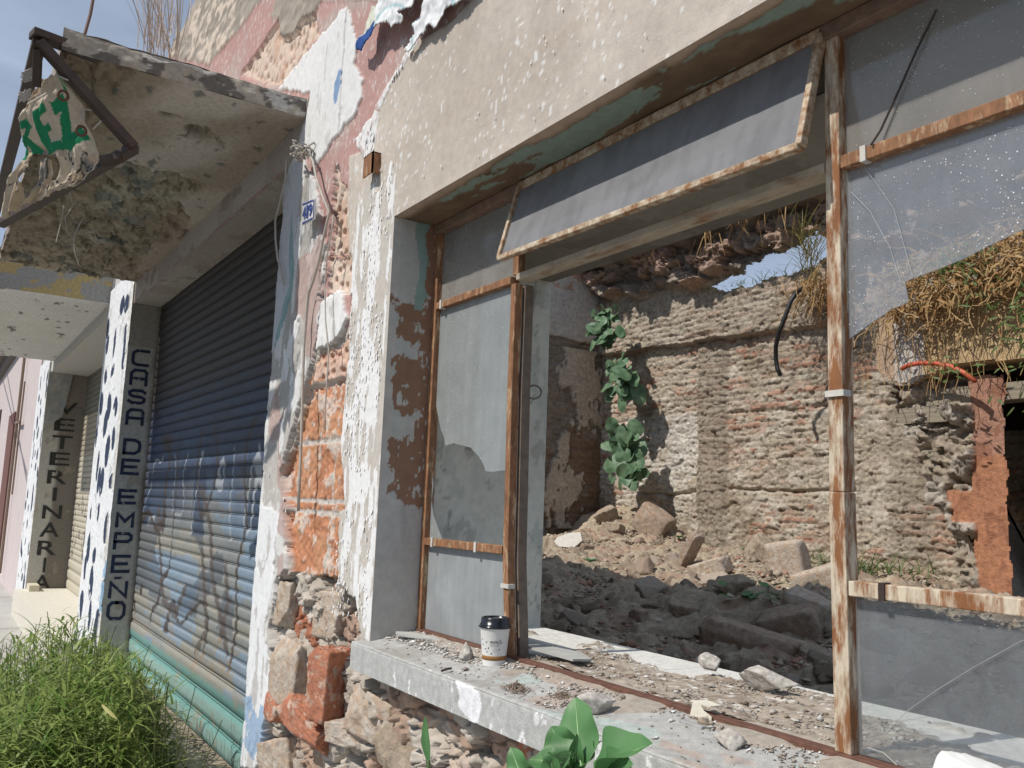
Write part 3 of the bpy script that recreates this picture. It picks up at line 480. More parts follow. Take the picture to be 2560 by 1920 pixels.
# spotted pillars
def spots(seed,us,zs):
    r=np.random.default_rng(seed); S=[]
    for z in np.arange(.15,3.5,.26):
        for k in range(3): S.append((us[0]+(us[1]-us[0])*(k+.5+r.uniform(-.35,.35)+.25*(int(z*10)%2))/3,z+r.uniform(-.09,.09),r.uniform(.05,.12),r.uniform(.05,.15),r.uniform(-.5,.5)))
    return S
def pillar(name,x0,x1,ztop,seed,lab):
    S=spots(seed,(x0,x1),None)
    def fn(X,Z):
        n=fbm(X*8,Z*8,seed,5); c=full(len(X),(.72,.73,.74))*(1+.04*n)[:,None]; c=cmix(c,(.45,.46,.46),(fbm(X*6,Z*12,seed+1,4)>.42)*.7)
        wx=X+.02*fbm(X*6,Z*6,seed+2,3);wz=Z+.02*fbm(X*6,Z*6,seed+3,3)
        for a,b_,ra,rb,t in S:
            d=((wx-a)/ra)**2+((wz-b_)/rb)**2+t*(wx-a)*(wz-b_)/(ra*rb); c=cmix(c,(.035,.05,.09),(d<1)&(n<.45))
        e=(X>x1-.16+.09*fbm(Z*3,X*0,seed+4,4)); e2=fbm(X*9,Z*5,seed+5,5)>-.08; c=np.where((e&e2)[:,None],full(len(X),(.62,.60,.56))*(1+.25*fbm(X*25,Z*25,seed+6,3))[:,None],c)
        c=cmix(c,(.25,.40,.55),((Z<1.15)&(Z>.75)&(X>x1-.14)&(n<.3))*(seed==200)*.9)
        return .004*n-.010*(e&e2)+.004*fbm(X*22,Z*22,seed+8,3)*(e),c
    o=grid(name,np.arange(x0,x1+.001,.014),np.arange(0,ztop,.014),fn,(0,-.012,0),(1,0,0),(0,0,1),(0,-1,0),M_conc,BLD); o['label']=lab; return o
pillar('spotted_pillar',-9.02,-7.74,3.60,200,'white pillar face with dark blue cow spots beside the navy lettering')
pillar('spotted_pillar',-15.5,-14.0,3.62,300,'far white pillar face with dark spots beside the black lettering')
def jambface(seed,cola,colb):
    def fn(Y,Z):
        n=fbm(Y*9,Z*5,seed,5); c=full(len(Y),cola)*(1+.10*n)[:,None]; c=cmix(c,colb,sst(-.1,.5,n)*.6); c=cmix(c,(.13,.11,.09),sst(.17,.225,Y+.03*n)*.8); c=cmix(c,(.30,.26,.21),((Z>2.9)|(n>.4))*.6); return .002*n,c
    return fn
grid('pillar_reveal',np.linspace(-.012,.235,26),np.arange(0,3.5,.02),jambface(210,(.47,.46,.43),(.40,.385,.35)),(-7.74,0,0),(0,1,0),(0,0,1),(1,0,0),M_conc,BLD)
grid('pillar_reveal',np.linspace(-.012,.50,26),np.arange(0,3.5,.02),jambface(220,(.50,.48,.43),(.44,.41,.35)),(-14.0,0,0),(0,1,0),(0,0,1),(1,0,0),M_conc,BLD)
b=MB(); b.box((-9.0,.01,0),(-7.76,.6,3.5)); b.build('pillar_core',plain('near pillar core',(.6,.6,.58),.9),BLD)
b=MB(); b.box((-15.5,.01,0),(-14.02,.7,3.5)); b.build('pillar_core',plain('pillar core',(.6,.6,.58),.9),BLD)
Z=[('C',2.744,2.887),('A',2.582,2.723),('S',2.426,2.554),('A',2.253,2.393),('D',2.010,2.143),('E',1.845,1.978),('E',1.606,1.731),('M',1.421,1.545),('P',1.245,1.385),('E',1.060,1.205),('N',.862,.995),('O',.69,.84)]
STR={'C':[[(1,1),(.25,1),(.04,.85),(0,.7),(0,.25),(.08,.08),(.3,0),(1,0)]],'A':[[(0,0),(0,.78),(.2,1),(.85,1),(1,.85),(1,0)],[(0,.4),(1,.4)]],'S':[[(1,.85),(.8,1),(.25,1),(0,.85),(.02,.66),(.22,.53),(.8,.47),(1,.33),(.98,.14),(.75,0),(.2,0),(0,.14)]],
'D':[[(0,0),(0,1),(.65,1),(.94,.85),(1,.6),(.97,.2),(.7,0),(0,0)]],'E':[[(1,1),(0,1),(0,0),(1,0)],[(0,.5),(.85,.5)]],'M':[[(0,0),(0,1),(.5,.38),(1,1),(1,0)]],'P':[[(0,0),(0,1),(.8,1),(1,.86),(1,.6),(.8,.45),(0,.45)]],'N':[[(0,0),(0,1),(1,0),(1,1)]],'O':[[(.5,1),(.2,1),(0,.78),(0,.22),(.2,0),(.8,0),(1,.22),(1,.78),(.8,1),(.49,1)]]}
def strip_letters(items,w,mat,name,X):
    V=[];Fs=[]
    for ch,y0,y1,z0,z1 in items:
        for k,pl in enumerate(STR[ch]):
            P=[Vector((y0+w/2+p[0]*(y1-y0-w),z0+w/2+p[1]*(z1-z0-w))) for p in pl]; n=len(V); m=len(P)
            for i,p in enumerate(P):
                a=(P[i]-P[i-1]).normalized() if i else (P[1]-P[0]).normalized(); b2=(P[i+1]-P[i]).normalized() if i<m-1 else a
                t=(a+b2); t=t.normalized() if t.length>.01 else a; nn=Vector((-t.y,t.x)); sc=min(1/max(.35,nn.dot(Vector((-a.y,a.x)))),2.0)*w/2
                e=(-a*w/2 if i==0 else (a*w/2 if i==m-1 else Vector((0,0))))
                for s_ in(1,-1): q=p+nn*sc*s_+e; V.append((X+.0006*k,q.x,q.y))
            Fs+=[(n+2*i,n+2*i+1,n+2*i+3,n+2*i+2) for i in range(m-1)]
    me=bpy.data.meshes.new(name); me.from_pydata(V,[],Fs); return link(name,me,mat,BLD)
o=strip_letters([(c,.022,.165,a,b_) for c,a,b_ in Z],.025,NAVY,'lettering',-7.736); o['label']='navy block letters painted down the grey reveal beside the wide shutter'
b=MB(); b.box((-7.736,.055,1.012),(-7.733,.115,1.030)); b.build('letter_tilde',NAVY,BLD)
Z=[('V',2.78,2.96),('E',2.54,2.72),('T',2.285,2.475),('E',2.05,2.235),('R',1.79,1.98),('I',1.55,1.735),('N',1.30,1.49),('A',1.05,1.25),('R',.795,.995),('I',.56,.76),('A',.32,.525)]
it=[(c,.13-.006*i+(.10 if c=='I' else 0),.40-.010*i-(.10 if c=='I' else 0),a,b_,.012) for i,(c,a,b_) in enumerate(Z)]; o=lines_text(it,BLK,'lettering',BLD,-13.997); o['label']='black letters painted down the far cream reveal'
# leaning board nailed high on the far reveal
q=MB(); q.prism([(-.02,3.5),(.26,3.5),(.30,3.42),(.24,2.95),(.20,2.75),(.02,2.55),(-.02,2.5)],(-13.97,0,0),(0,1,0),(0,0,1),(1,0,0),.03)
tag(q.build('notice_board',plain('faded board',(.36,.34,.30),.8,noise=.3,col2=(.27,.30,.33),th=(.45,.6),scale=7)),'faded peeling board leaning over the top of the black lettering','board')
# roller shutters
def shutter(name,x0,x1,z0,z1,y,pitch,colf,par,lab):
    prof=[(0,.0),(.06,.55),(.3,.95),(.6,1),(.80,.9),(.84,.3),(.86,-.5),(.90,.3),(.94,.3),(.97,-.5),(1.0,-.4)]
    zs=[];hs=[];fl=[]
    k=0;z=z0
    while z<z1:
        p=pitch*1.9 if z<z0+pitch*5.5 else pitch
        for a,hh in prof[:-1]: zs.append(z+a*p); hs.append(hh*(.009 if p==pitch else .015)); fl.append((a>.85 and a<.88) or a>.95)
        z+=p
    zs=np.array(zs);hs=np.array(hs);fl=np.array(fl,float); us=np.arange(x0,x1,.016)
    def fn(X,Zv): h=np.interp(Zv,zs,hs); g=np.interp(Zv,zs,fl); return h+.003*fbm(X*1.5,Zv*2,400,3),colf(X,Zv,g)
    o=grid(name,us,zs,fn,(0,y,0),(1,0,0),(0,0,1),(0,-1,0),M_shut,par); o['label']=lab; return o
def stroke(X,Z,pts,w):
    d=np.full(X.shape,9.)
    for (x0,z0),(x1,z1) in zip(pts[:-1],pts[1:]):
        dx,dz=x1-x0,z1-z0; t=np.clip(((X-x0)*dx+(Z-z0)*dz)/(dx*dx+dz*dz),0,1); d=np.minimum(d,np.hypot(X-x0-t*dx,Z-z0-t*dz))
    return d<w
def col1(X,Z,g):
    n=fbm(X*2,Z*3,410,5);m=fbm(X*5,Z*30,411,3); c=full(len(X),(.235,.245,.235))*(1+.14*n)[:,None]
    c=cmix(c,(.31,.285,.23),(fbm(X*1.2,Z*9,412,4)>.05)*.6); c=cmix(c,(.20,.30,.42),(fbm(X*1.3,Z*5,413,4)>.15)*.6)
    b_=sst(1.25,1.95,Z+.25*n)*.92; c=c*(1-b_[:,None])+(np.array((.032,.052,.10))*(1+.4*m)[:,None])*b_[:,None]; b_=sst(2.05,2.6,Z+.2*n); c=c*(1-b_[:,None])+np.array((.045,.038,.034))*b_[:,None]  # upper slats: darker paint, plus canopy shade put into the colour
    # old sprayed bubble letters
    gr=(np.abs(fbm(X*1.9,Z*1.6,414,2)-.02)<.045)&(Z<2.15)&(Z>.75); fillm=(fbm(X*1.7,Z*1.9,415,2)>.12)&(Z<2.1)&(Z>1.45)
    c=cmix(c,(.03,.05,.085),((fbm(X*1.1,Z*1.6,418,3)>-.02)&(Z<1.75)&(Z>.95))*.55); c=cmix(c,(.04,.06,.10),fillm*.85); c=cmix(c,(.50,.53,.55),((np.abs(fbm(X*2.6,Z*2.2,417,2)-.1)<.03)&(Z<2.0)&(Z>1.45))*.55); c=cmix(c,(.06,.045,.038),gr*.9)
    for pts in ([(-5.9,1.75),(-5.6,1.5),(-5.45,1.2),(-5.2,1.0),(-5.05,.85)],[(-7.1,1.6),(-7.0,1.35),(-6.85,1.15),(-6.7,.95),(-6.3,.9),(-6.1,1.1)],[(-5.75,1.35),(-5.6,1.1),(-5.5,.9),(-5.7,.75)],[(-5.2,1.3),(-5.1,1.1),(-5.2,.9)]): c=cmix(c,(.095,.075,.065),stroke(X+.04*n,Z,pts,.032)*.85)
    c=cmix(c,(.15,.31,.285),(Z<.64+.01*m)&(Z>.30)); c=cmix(c,(.26,.40,.37),(Z<.62)&(np.interp((Z*7)%1,[0,.5,1],[0,1,0])>.55)); c=cmix(c,(.33,.25,.17),(fbm(X*9,Z*9,416,4)>.42)*(Z<.9)*.6)  # paler green bands painted in as slat highlights
    c=cmix(c,(.03,.025,.02),g*.9); return c
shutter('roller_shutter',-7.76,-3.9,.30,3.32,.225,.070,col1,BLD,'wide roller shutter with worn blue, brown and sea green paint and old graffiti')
def col2(X,Z,g):
    c=full(len(X),(.50,.46,.37)); c=cmix(c,(.10,.14,.13),Z>2.75); c=cmix(c,(.30,.24,.17),(Z>2.2)*.5); c=cmix(c,(.08,.08,.08),((np.abs(fbm(X*3,Z*2.4,420,3))<.03)&(Z<1.9)&(Z>.8))*.9); c=cmix(c,(.12,.09,.07),g*.6); return c
shutter('roller_shutter',-14.0,-9.0,.34,3.36,.50,.075,col2,BLD,'cream roller shutter between the two spotted pillars')
# canopies: spalled concrete slabs
def slab(name,x0,x1,ztop,zbot,bad,seed,lab,cols,out=1.0,flush=0):
    P=BLD
    def bot(X,Y):
        n=fbm(X*3,Y*4,seed,5); c=full(len(X),cols[0])*(1+.06*n)[:,None]
        if bad:
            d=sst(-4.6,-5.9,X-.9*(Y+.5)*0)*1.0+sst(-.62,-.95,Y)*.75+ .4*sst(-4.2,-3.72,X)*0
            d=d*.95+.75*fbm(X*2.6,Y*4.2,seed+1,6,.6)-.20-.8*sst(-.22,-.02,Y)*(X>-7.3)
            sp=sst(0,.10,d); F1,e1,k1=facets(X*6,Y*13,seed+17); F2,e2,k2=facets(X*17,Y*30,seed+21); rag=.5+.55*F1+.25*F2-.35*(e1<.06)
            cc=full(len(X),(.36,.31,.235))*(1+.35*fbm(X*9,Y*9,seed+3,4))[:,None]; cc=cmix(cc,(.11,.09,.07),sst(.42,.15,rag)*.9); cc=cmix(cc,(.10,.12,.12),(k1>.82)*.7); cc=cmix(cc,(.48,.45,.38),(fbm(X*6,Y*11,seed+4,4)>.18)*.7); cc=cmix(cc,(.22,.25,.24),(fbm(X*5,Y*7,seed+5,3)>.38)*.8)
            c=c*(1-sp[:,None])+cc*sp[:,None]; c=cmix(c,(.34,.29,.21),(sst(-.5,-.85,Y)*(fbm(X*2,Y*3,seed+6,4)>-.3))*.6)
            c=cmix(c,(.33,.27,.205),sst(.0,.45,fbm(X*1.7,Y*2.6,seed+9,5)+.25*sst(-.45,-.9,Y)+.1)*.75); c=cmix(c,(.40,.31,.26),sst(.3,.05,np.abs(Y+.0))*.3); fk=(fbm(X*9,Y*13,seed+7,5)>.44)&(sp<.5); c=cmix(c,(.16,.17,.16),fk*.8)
            return -(sp*(.028-.060*(rag-.5)+.012*fbm(X*20,Y*14,seed+8,4)))-.004*fk+.003*n,c
        fk=(fbm(X*5,Y*12,seed+7,4)>.46); c=cmix(c,(.10,.09,.08),fk*.8); return .002*n-.004*fk,c
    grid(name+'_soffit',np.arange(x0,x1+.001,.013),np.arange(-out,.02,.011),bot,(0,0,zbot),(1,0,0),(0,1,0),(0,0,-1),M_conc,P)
    def edge(Y,Zv):
        n=fbm(Y*6,Zv*12,seed+11,5); c=full(len(Y),(.37,.33,.28))*(1+.15*n)[:,None]; c=cmix(c,(.10,.09,.085),(fbm(Y*12,Zv*14,seed+12,4)+.35*sst(-.3,0,Y)>.12)*.8); c=cmix(c,(.52,.50,.46),(fbm(Y*9,Zv*15,seed+13,4)>.22)*.8)
        if not bad: c=cmix(full(len(Y),(.30,.29,.27)),(.45,.33,.12),(fbm(Y*7,Zv*12,seed+14,4)>.05)*.8)
        r=sst(0,.015,np.minimum(Zv-zbot,ztop-Zv)); return (.014*n+.012*fbm(Y*20,Zv*25,seed+15,4)-.006*(1-r)) if bad else .003*n,c
    grid(name+'_edge',np.arange(-out-.005,.005,.01),np.linspace(zbot-.0,ztop,18),edge,(x1,0,0),(0,1,0),(0,0,1),(1,0,0),M_conc,P)
    def top(X,Y): n=fbm(X*4,Y*4,seed+21,5); return .018*n+.01*fbm(X*15,Y*15,seed+22,3),full(len(X),(.33,.29,.25))*(1+.2*n)[:,None]
    grid(name+'_top',np.arange(x0,x1+.001,.03),np.arange(-out,.03,.03),top,(0,0,ztop),(1,0,0),(0,1,0),(0,0,1),M_conc,P)
    def front(X,Zv): n=fbm(X*6,Zv*12,seed+31,5); return .012*n,full(len(X),(.34,.30,.26))*(1+.2*n)[:,None]
    grid(name+'_front',np.arange(x0,x1+.001,.02),np.linspace(zbot-.01,ztop,8),front,(0,-out,0),(1,0,0),(0,0,1),(0,-1,0),M_conc,P)
    b=MB(); b.box((x0+.02,-out+.03,zbot+.05),(x1-.03,.1,ztop-.02)); b.box((x0,-out+.01,zbot+.02),(x0+.02,.1,ztop-.02)); b.build(name+'_core',plain(name+' core',(.33,.29,.25),.95),P)
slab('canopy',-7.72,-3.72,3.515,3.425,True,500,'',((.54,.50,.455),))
slab('far_canopy',-13.7,-9.0,3.86,3.49,False,540,'',((.66,.66,.63),))
# lintels over the shutters
def lint(X,Z): n=fbm(X*4,Z*8,560,5); c=full(len(X),(.47,.43,.40))*(1+.08*n)[:,None]; c=cmix(c,(.30,.25,.21),(n>.32)*.7); c=cmix(c,(.36,.31,.28),sst(-.02,.02,fbm(X*2,Z*1.2,561,3))*.5); return .004*n,c
grid('shutter_lintel',np.arange(-7.76,-3.70,.015),np.linspace(3.27,3.52,20),lint,(0,0,0),(1,0,0),(0,0,1),(0,-1,0),M_conc,BLD)
grid('shutter_head',np.arange(-7.76,-3.90,.015),np.linspace(0,.24,20),lint,(0,0,3.27),(1,0,0),(0,1,0),(0,0,-1),M_conc,BLD)
b=MB(); b.box((-9.0,.0,3.36),(-7.74,.6,3.6)); b.box((-14.0,0,3.36),(-9.0,.55,3.9)); b.box((-15.5,.02,3.5),(-7.74,.6,4.1)); b.build('lintel_band',plain('grey lintel band',(.52,.51,.48),.9),BLD)
b=MB(); b.box((-3.93,.0,.3),(-3.90,.23,3.27)); b.build('shutter_jamb',plain('right jamb',(.4,.38,.35),.9),BLD)
# step below the shutters
def stp(X,Y): n=fbm(X*5,Y*6,570,5); c=full(len(X),(.52,.45,.34))*(1+.12*n)[:,None]; c=cmix(c,(.26,.22,.17),(fbm(X*6,Y*8,571,5)+1.2*sst(.05,.2,Y)>.4)*.7); return .003*n-.01*sst(-.07,-.09,Y),c
grid('shop_step_top',np.arange(-7.74,-3.85,.02),np.arange(-.09,.24,.012),stp,(0,0,.29),(1,0,0),(0,1,0),(0,0,1),M_conc,BLD)
def stf(X,Z): n=fbm(X*7,Z*9,575,5); c=full(len(X),(.62,.60,.56)); c=cmix(c,(.12,.12,.13),(fbm(X*6,Z*8,576,4)>.12)*.9); return .004*n,c
grid('shop_step_front',np.arange(-7.74,-3.85,.015),np.linspace(0,.29,20),stf,(0,-.09,0),(1,0,0),(0,0,1),(0,-1,0),M_conc,BLD)
b=MB(); b.box((-14.0,-.15,0),(-9.02,.52,.34)); b.build('far_step',plain('cream tiled step',(.62,.59,.51),.8,noise=.12),BLD)
b=MB(); b.box((-13.99,.0,.34),(-13.6,.12,.42)); b.build('step_block',plain('cream block',(.60,.55,.42),.8),BLD)
# pavement, road
def pv(X,Y): n=fbm(X*2,Y*2,580,5); c=full(len(X),(.42,.405,.38))*(1+.15*n)[:,None]; c=cmix(c,(.2,.19,.18),((np.abs((X/1.2)%1-.5)<.008)|(np.abs((Y+.02)/1.0%1-.5)<.008))*.6); return .004*n,c
tag(grid('pavement',np.arange(-45,4,.09),np.arange(-2.2,.35,.05),pv,(0,0,0),(1,0,0),(0,1,0),(0,0,1),M_conc),kind='structure')
b=MB(); b.box((-60,-2.35,-.3),(40,-2.2,-.004)); tag(b.build('kerb',plain('kerb concrete',(.38,.37,.34),.9)),kind='structure')
b=MB(); b.add([(-400,-400,-.15),(400,-400,-.15),(400,400,-.15),(-400,400,-.15)],[(0,1,2,3)]); tag(b.build('road',plain('asphalt',(.10,.097,.09),.9,noise=.2,scale=3)),kind='structure')
# neighbouring pink house, far left
NB=thing('pink_house','pale pink plastered house at the far left with dark cornice and tall red-brown door','house',(-19,0,0))
b=MB(); b.box((-34,.0,0),(-15.5,.4,6.2)); b.build('wall',plain('pale pink plaster',(.56,.49,.48),.9,noise=.06,scale=3),NB)
b=MB(); b.box((-34,-.12,4.55),(-18.6,.0,4.72)); b.box((-34,-.28,4.72),(-18.4,-.0,4.9)); b.box((-34,-.42,4.9),(-18.2,0,5.02)); b.build('cornice',plain('grey cornice',(.20,.18,.165),.9,noise=.3),NB)
b=MB(); b.box((-21.2,-.03,0),(-19.7,.02,3.2)); b.build('door',plain('red brown door',(.16,.07,.055),.7),NB); b=MB(); b.box((-27,-.03,.9),(-24.6,.02,3.6)); b.build('window',plain('dark shutter',(.09,.06,.055),.7),NB)
b=MB(); b.tube([(-18.3,-.06,.2),(-18.35,-.06,4.4)],.025,8); b.tube([(-17.7,-.05,1.6),(-17.75,-.05,3.6)],.015,8); b.bar((-18.5,-.07,2.9),(-17.5,-.07,2.86),.04,.04); b.build('drain_pipe',plain('brown pipe',(.22,.15,.11),.7),NB)
# ================= inside: roofless room =================
BY=7.5; LX=-10.8
ROOF=[(-8.05,4.66),(-8.3,4.78),(-8.0,4.86),(-7.75,4.84),(-7.45,4.92),(-7.3,5.0),(-6.95,4.95),(-6.6,5.08),(-6.3,5.02),(-6.35,4.86),(-6.65,4.74),(-7.0,4.68),(-7.3,4.72),(-7.6,4.64),(-7.8,4.69)]
def back(X,Z):
    wz=Z+.03*fbm(X*2,Z*2,600,4); row=np.floor(wz/.078); fz=(wz/.078)%1; off=(row%2)*.5+.3*hsh(row,row*0,601); bx=X/.27+off; fx=bx%1; bid=hsh(np.floor(bx),row,602)
    edge=np.minimum(np.minimum(fx,1-fx)*.27,np.minimum(fz,1-fz)*.078); br=sst(.003,.012,edge+.005*fbm(X*20,Z*20,603,3))
    n=fbm(X*1.6,Z*1.6,604,5); n2=fbm(X*8,Z*9,605,5,.6); rg=ridge(X*5,Z*8,606,5)
    mud=sst(-.1,.25,fbm(X*1.1,Z*1.4,607,4)+.3*n2-.12)
    F1,e1,k1=facets(X*5.5,Z*11,670); F2,e2,k2=facets(X*15,Z*24,671); h=.024*br*(.35+.65*bid)*(1-.85*mud)+.05*n+.024*F1+.012*F2+.004*fbm(X*30,Z*38,608,3)-.028*(e1<.035)-.016*(e2<.05)*(k1>.4)*(fbm(X*2,Z*2,672,2)>-.1)
    c=full(len(X),(.49,.42,.335))*(1+.20*n2)[:,None]
    c=cmix(c,(.60,.545,.46),(fbm(X*3,Z*5,609,5)+.25*(X<-8.6)*(Z<3.0)>.16)*.6); c=cmix(c,(.33,.265,.195),sst(.15,.55,fbm(X*1.3,Z*1.5,610,4))*.8)
    red=(bid>.80)&(br>.6)&(mud<.5)&(fbm(X*9,Z*20,611,3)>-.2); c=cmix(c,(.44,.20,.13),red*.65); c=cmix(c,(.47,.33,.25),((bid<.2)&(br>.6)&(mud<.8))*.7)
    w=(X<-8.7)&(Z<3.1)&(Z>1.95)&(fbm(X*3,Z*4,612,4)>-.15); c=cmix(c,(.66,.62,.56),w*.75)
    # smeared pilaster, concrete tie beam, long cracks
    pil=sst(.30,.2,np.abs(X+8.4))*(Z<4.1); c=cmix(c,(.33,.275,.215),pil*.8); h=h+pil*.075
    c=cmix(c,(.33,.275,.215),sst(.3,.2,np.abs(X+5.55))*.6)
    zb=4.08-.03*(X+9)+.03*fbm(X*3,Z*0,613,3); beam=(Z>zb)&(X<-6.15); h=h+beam*.11; c=cmix(c,(.43,.37,.295),beam*.6); 
    for z0,x0,x1,dp in((1.98,-9.9,-8.7,.09),(2.02,-8.1,-6.2,.07),(3.02,-8.1,-6.4,.05),(3.0,-5.9,-5.0,.06)):
        zl=z0+.05*fbm(X*2.5,Z*0,614,3); m=np.exp(-((Z-zl)/.022)**2)*(X>x0)*(X<x1); h=h-dp*.7*m
    # broken roof edge standing out above; top slab's overhang shaped to shade it
    zr=4.55+.0*X+.22*fbm(X*1.6,Z*0,615,4)+.75*sst(-9.8,-10.8,X)*0
    ov=sst(0,.10,Z-zr-.25)*1.0; st=worley(X*2.8+.8*fbm(X*5,Z*5,619,4),Z*6.5+.9*fbm(X*5,Z*5,623,4),616); hs=(.04+.34*st[2])*sst(0,.07,st[1]-st[0])+.09*fbm(X*7,Z*7,624,4); h=h+ov*hs*(Z<5.5)
    c=np.where(((ov>.3)&(Z<5.6))[:,None],full(len(X),(.36,.30,.25))*(.75+.5*st[2])[:,None],c); c=cmix(c,(.42,.23,.16),(ov>.3)*(st[2]>.72)*.45)
    sl=sst(5.42,5.50,Z+.10*fbm(X*2,Z*0,617,4)); h=h+sl*(.55+.1*fbm(X*3,Z*3,618,4)); c=cmix(c,(.30,.29,.275),sl*.9)
    return h,c
def bdrop(u,v): return pip(ROOF,u+.02*fbm(u*14,v*14,620,3),v+.02*fbm(u*14,v*14,621,3))|(v>6.1+.2*fbm(u*2,v*0,622,4))
BW=grid('back_wall',np.arange(-10.9,-2.4,.0165),np.arange(.9,6.3,.0155),back,(0,BY,0),(1,0,0),(0,0,1),(0,-1,0),M_rubble,drop=bdrop,smooth=False)
tag(BW,'sunlit crumbling brick and mud wall at the back of the roofless room','wall')
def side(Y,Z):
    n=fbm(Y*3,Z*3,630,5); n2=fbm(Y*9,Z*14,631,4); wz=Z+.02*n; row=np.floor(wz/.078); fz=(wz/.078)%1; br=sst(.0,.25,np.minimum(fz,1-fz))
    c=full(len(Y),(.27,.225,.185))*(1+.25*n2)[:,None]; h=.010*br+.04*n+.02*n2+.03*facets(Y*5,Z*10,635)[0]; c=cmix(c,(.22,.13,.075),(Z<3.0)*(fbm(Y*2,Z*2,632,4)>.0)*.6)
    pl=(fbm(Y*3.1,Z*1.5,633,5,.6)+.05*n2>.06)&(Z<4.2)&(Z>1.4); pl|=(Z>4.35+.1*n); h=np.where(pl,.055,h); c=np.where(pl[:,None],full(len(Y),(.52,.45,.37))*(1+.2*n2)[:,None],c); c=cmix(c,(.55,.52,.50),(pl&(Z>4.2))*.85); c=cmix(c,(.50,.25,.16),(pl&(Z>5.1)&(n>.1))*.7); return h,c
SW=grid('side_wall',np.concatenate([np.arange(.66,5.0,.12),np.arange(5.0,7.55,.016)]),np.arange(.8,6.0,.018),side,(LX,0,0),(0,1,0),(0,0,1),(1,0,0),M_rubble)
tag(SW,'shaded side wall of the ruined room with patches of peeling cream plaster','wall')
b=MB(); b.box((LX-.35,.66,0),(LX-.06,7.6,6.2)); o=b.build('wall_core',plain('side wall core',(.25,.2,.16),.95),SW)
# partition stub on the right: orange door jamb, cream beam, dark doorway
PT=thing('broken_partition','broken stone wall stub with an orange painted door jamb and a sagging cream beam over a dark doorway','wall',(-4.2,6.4,1.0))
def stub(X,Z):
    w1=worley(X*3.6+1.1*fbm(X*4,Z*4,645,4),Z*4.6+1.1*fbm(X*4,Z*4,646,4),640); g=sst(0,.25,w1[1]-w1[0]); n=fbm(X*6,Z*6,641,5); c=full(len(X),(.41,.345,.27))*(1+.25*n)[:,None]; c=cmix(c,(.50,.46,.41),(fbm(X*5,Z*5,677,5)>.05)*.6)
    o=(X>-4.26+.06*n)|((X>-4.50+.1*n)&(Z>1.72)&(Z<2.02+.1*n)); oc=full(len(X),(.50,.235,.135))*(1+.12*n)[:,None]; oc=cmix(oc,(.42,.25,.19),(Z>2.3)*.7); oc=cmix(oc,(.30,.13,.08),(fbm(X*4,Z*3,642,5)>.25)*.6)
    c=np.where(o[:,None],oc,c); return np.where(o,.0+.008*n,-.02+.14*facets(X*4.2,Z*5.5,675)[0]+.06*facets(X*13,Z*16,676)[0]+.12*n),c
SB=[(-5.02,3.0),(-5.0,2.75),(-4.98,2.6),(-4.80,2.45),(-4.72,2.2),(-4.70,1.95),(-4.50,1.75),(-4.48,1.5),(-4.42,1.2),(-4.40,.8),(-3.97,.8),(-3.97,3.0)]
grid('stub_face',np.arange(-5.1,-3.7,.013),np.arange(.8,3.02,.013),stub,(0,6.42,0),(1,0,0),(0,0,1),(0,-1,0),M_rubble,PT,drop=lambda u,v:~pip(SB,u+.04*fbm(u*7,v*7,643,3),v+.04*fbm(u*7,v*7,644,3)))
b=MB(); b.prism([(x+.03 if x<-4.2 else x,z) for x,z in SB if z<3],(0,6.5,0),(1,0,0),(0,0,1),(0,1,0),.9); b.build('stub_core',plain('stub core',(.35,.30,.25),.95,noise=.3),PT)
def beam(X,Z):
    n=fbm(X*4,Z*5,650,5); c=full(len(X),(.60,.44,.25))*(1+.08*n)[:,None]; c=cmix(c,(.62,.60,.57),(X<-4.62+.05*n)*.9); c=cmix(c,(.50,.33,.2),(X<-4.93)*.8); return .01*n,c
BMP=[(-5.12,3.18),(-5.08,3.62),(-4.7,3.75),(-3.5,3.95),(-2.6,4.0),(-2.6,3.12),(-3.6,3.10),(-4.35,3.12),(-4.55,3.06),(-4.75,2.98),(-4.95,3.02)]
grid('cream_beam',np.arange(-5.15,-2.6,.02),np.arange(2.9,4.05,.02),beam,(0,6.30,0),(1,0,0),(0,0,1),(0,-1,0),M_rubble,PT,drop=lambda u,v:~pip(BMP,u,v))
b=MB(); b.prism(BMP,(0,6.32,0),(1,0,0),(0,0,1),(0,1,0),.5); b.build('beam_core',plain('beam core',(.42,.30,.17),.9,noise=.3),PT)
b=MB(); b.box((-4.7,6.44,2.78),(-2.6,6.7,2.93)); b.box((-4.95,6.40,2.62),(-4.4,6.7,2.77)); b.build('timber_lintel',plain('grey timber lintel',(.27,.235,.18),.9,noise=.4,scale=12,stretch=(.3,6,6)),PT)
b=MB(); b.box((-4.9,7.2,2.6),(-2.4,7.3,3.2)); b.box((-3.95,6.9,.6),(-2.4,7.3,2.9)); b.build('doorway_shade',plain('near-black doorway shade',(.018,.013,.010),.95,spec=.05),PT)  # near-black boxes put behind the stub as the doorway's shade
b=MB(); b.tube([on_y(*zm('H',x,y),6.2) for x,y in((1425,830),(1470,805),(1540,792),(1640,793),(1740,812),(1830,855),(1900,910))],.022,8); tag(b.build('conduit',M_red,smooth=True),'orange-red plastic conduit sticking out under the cream beam','pipe')
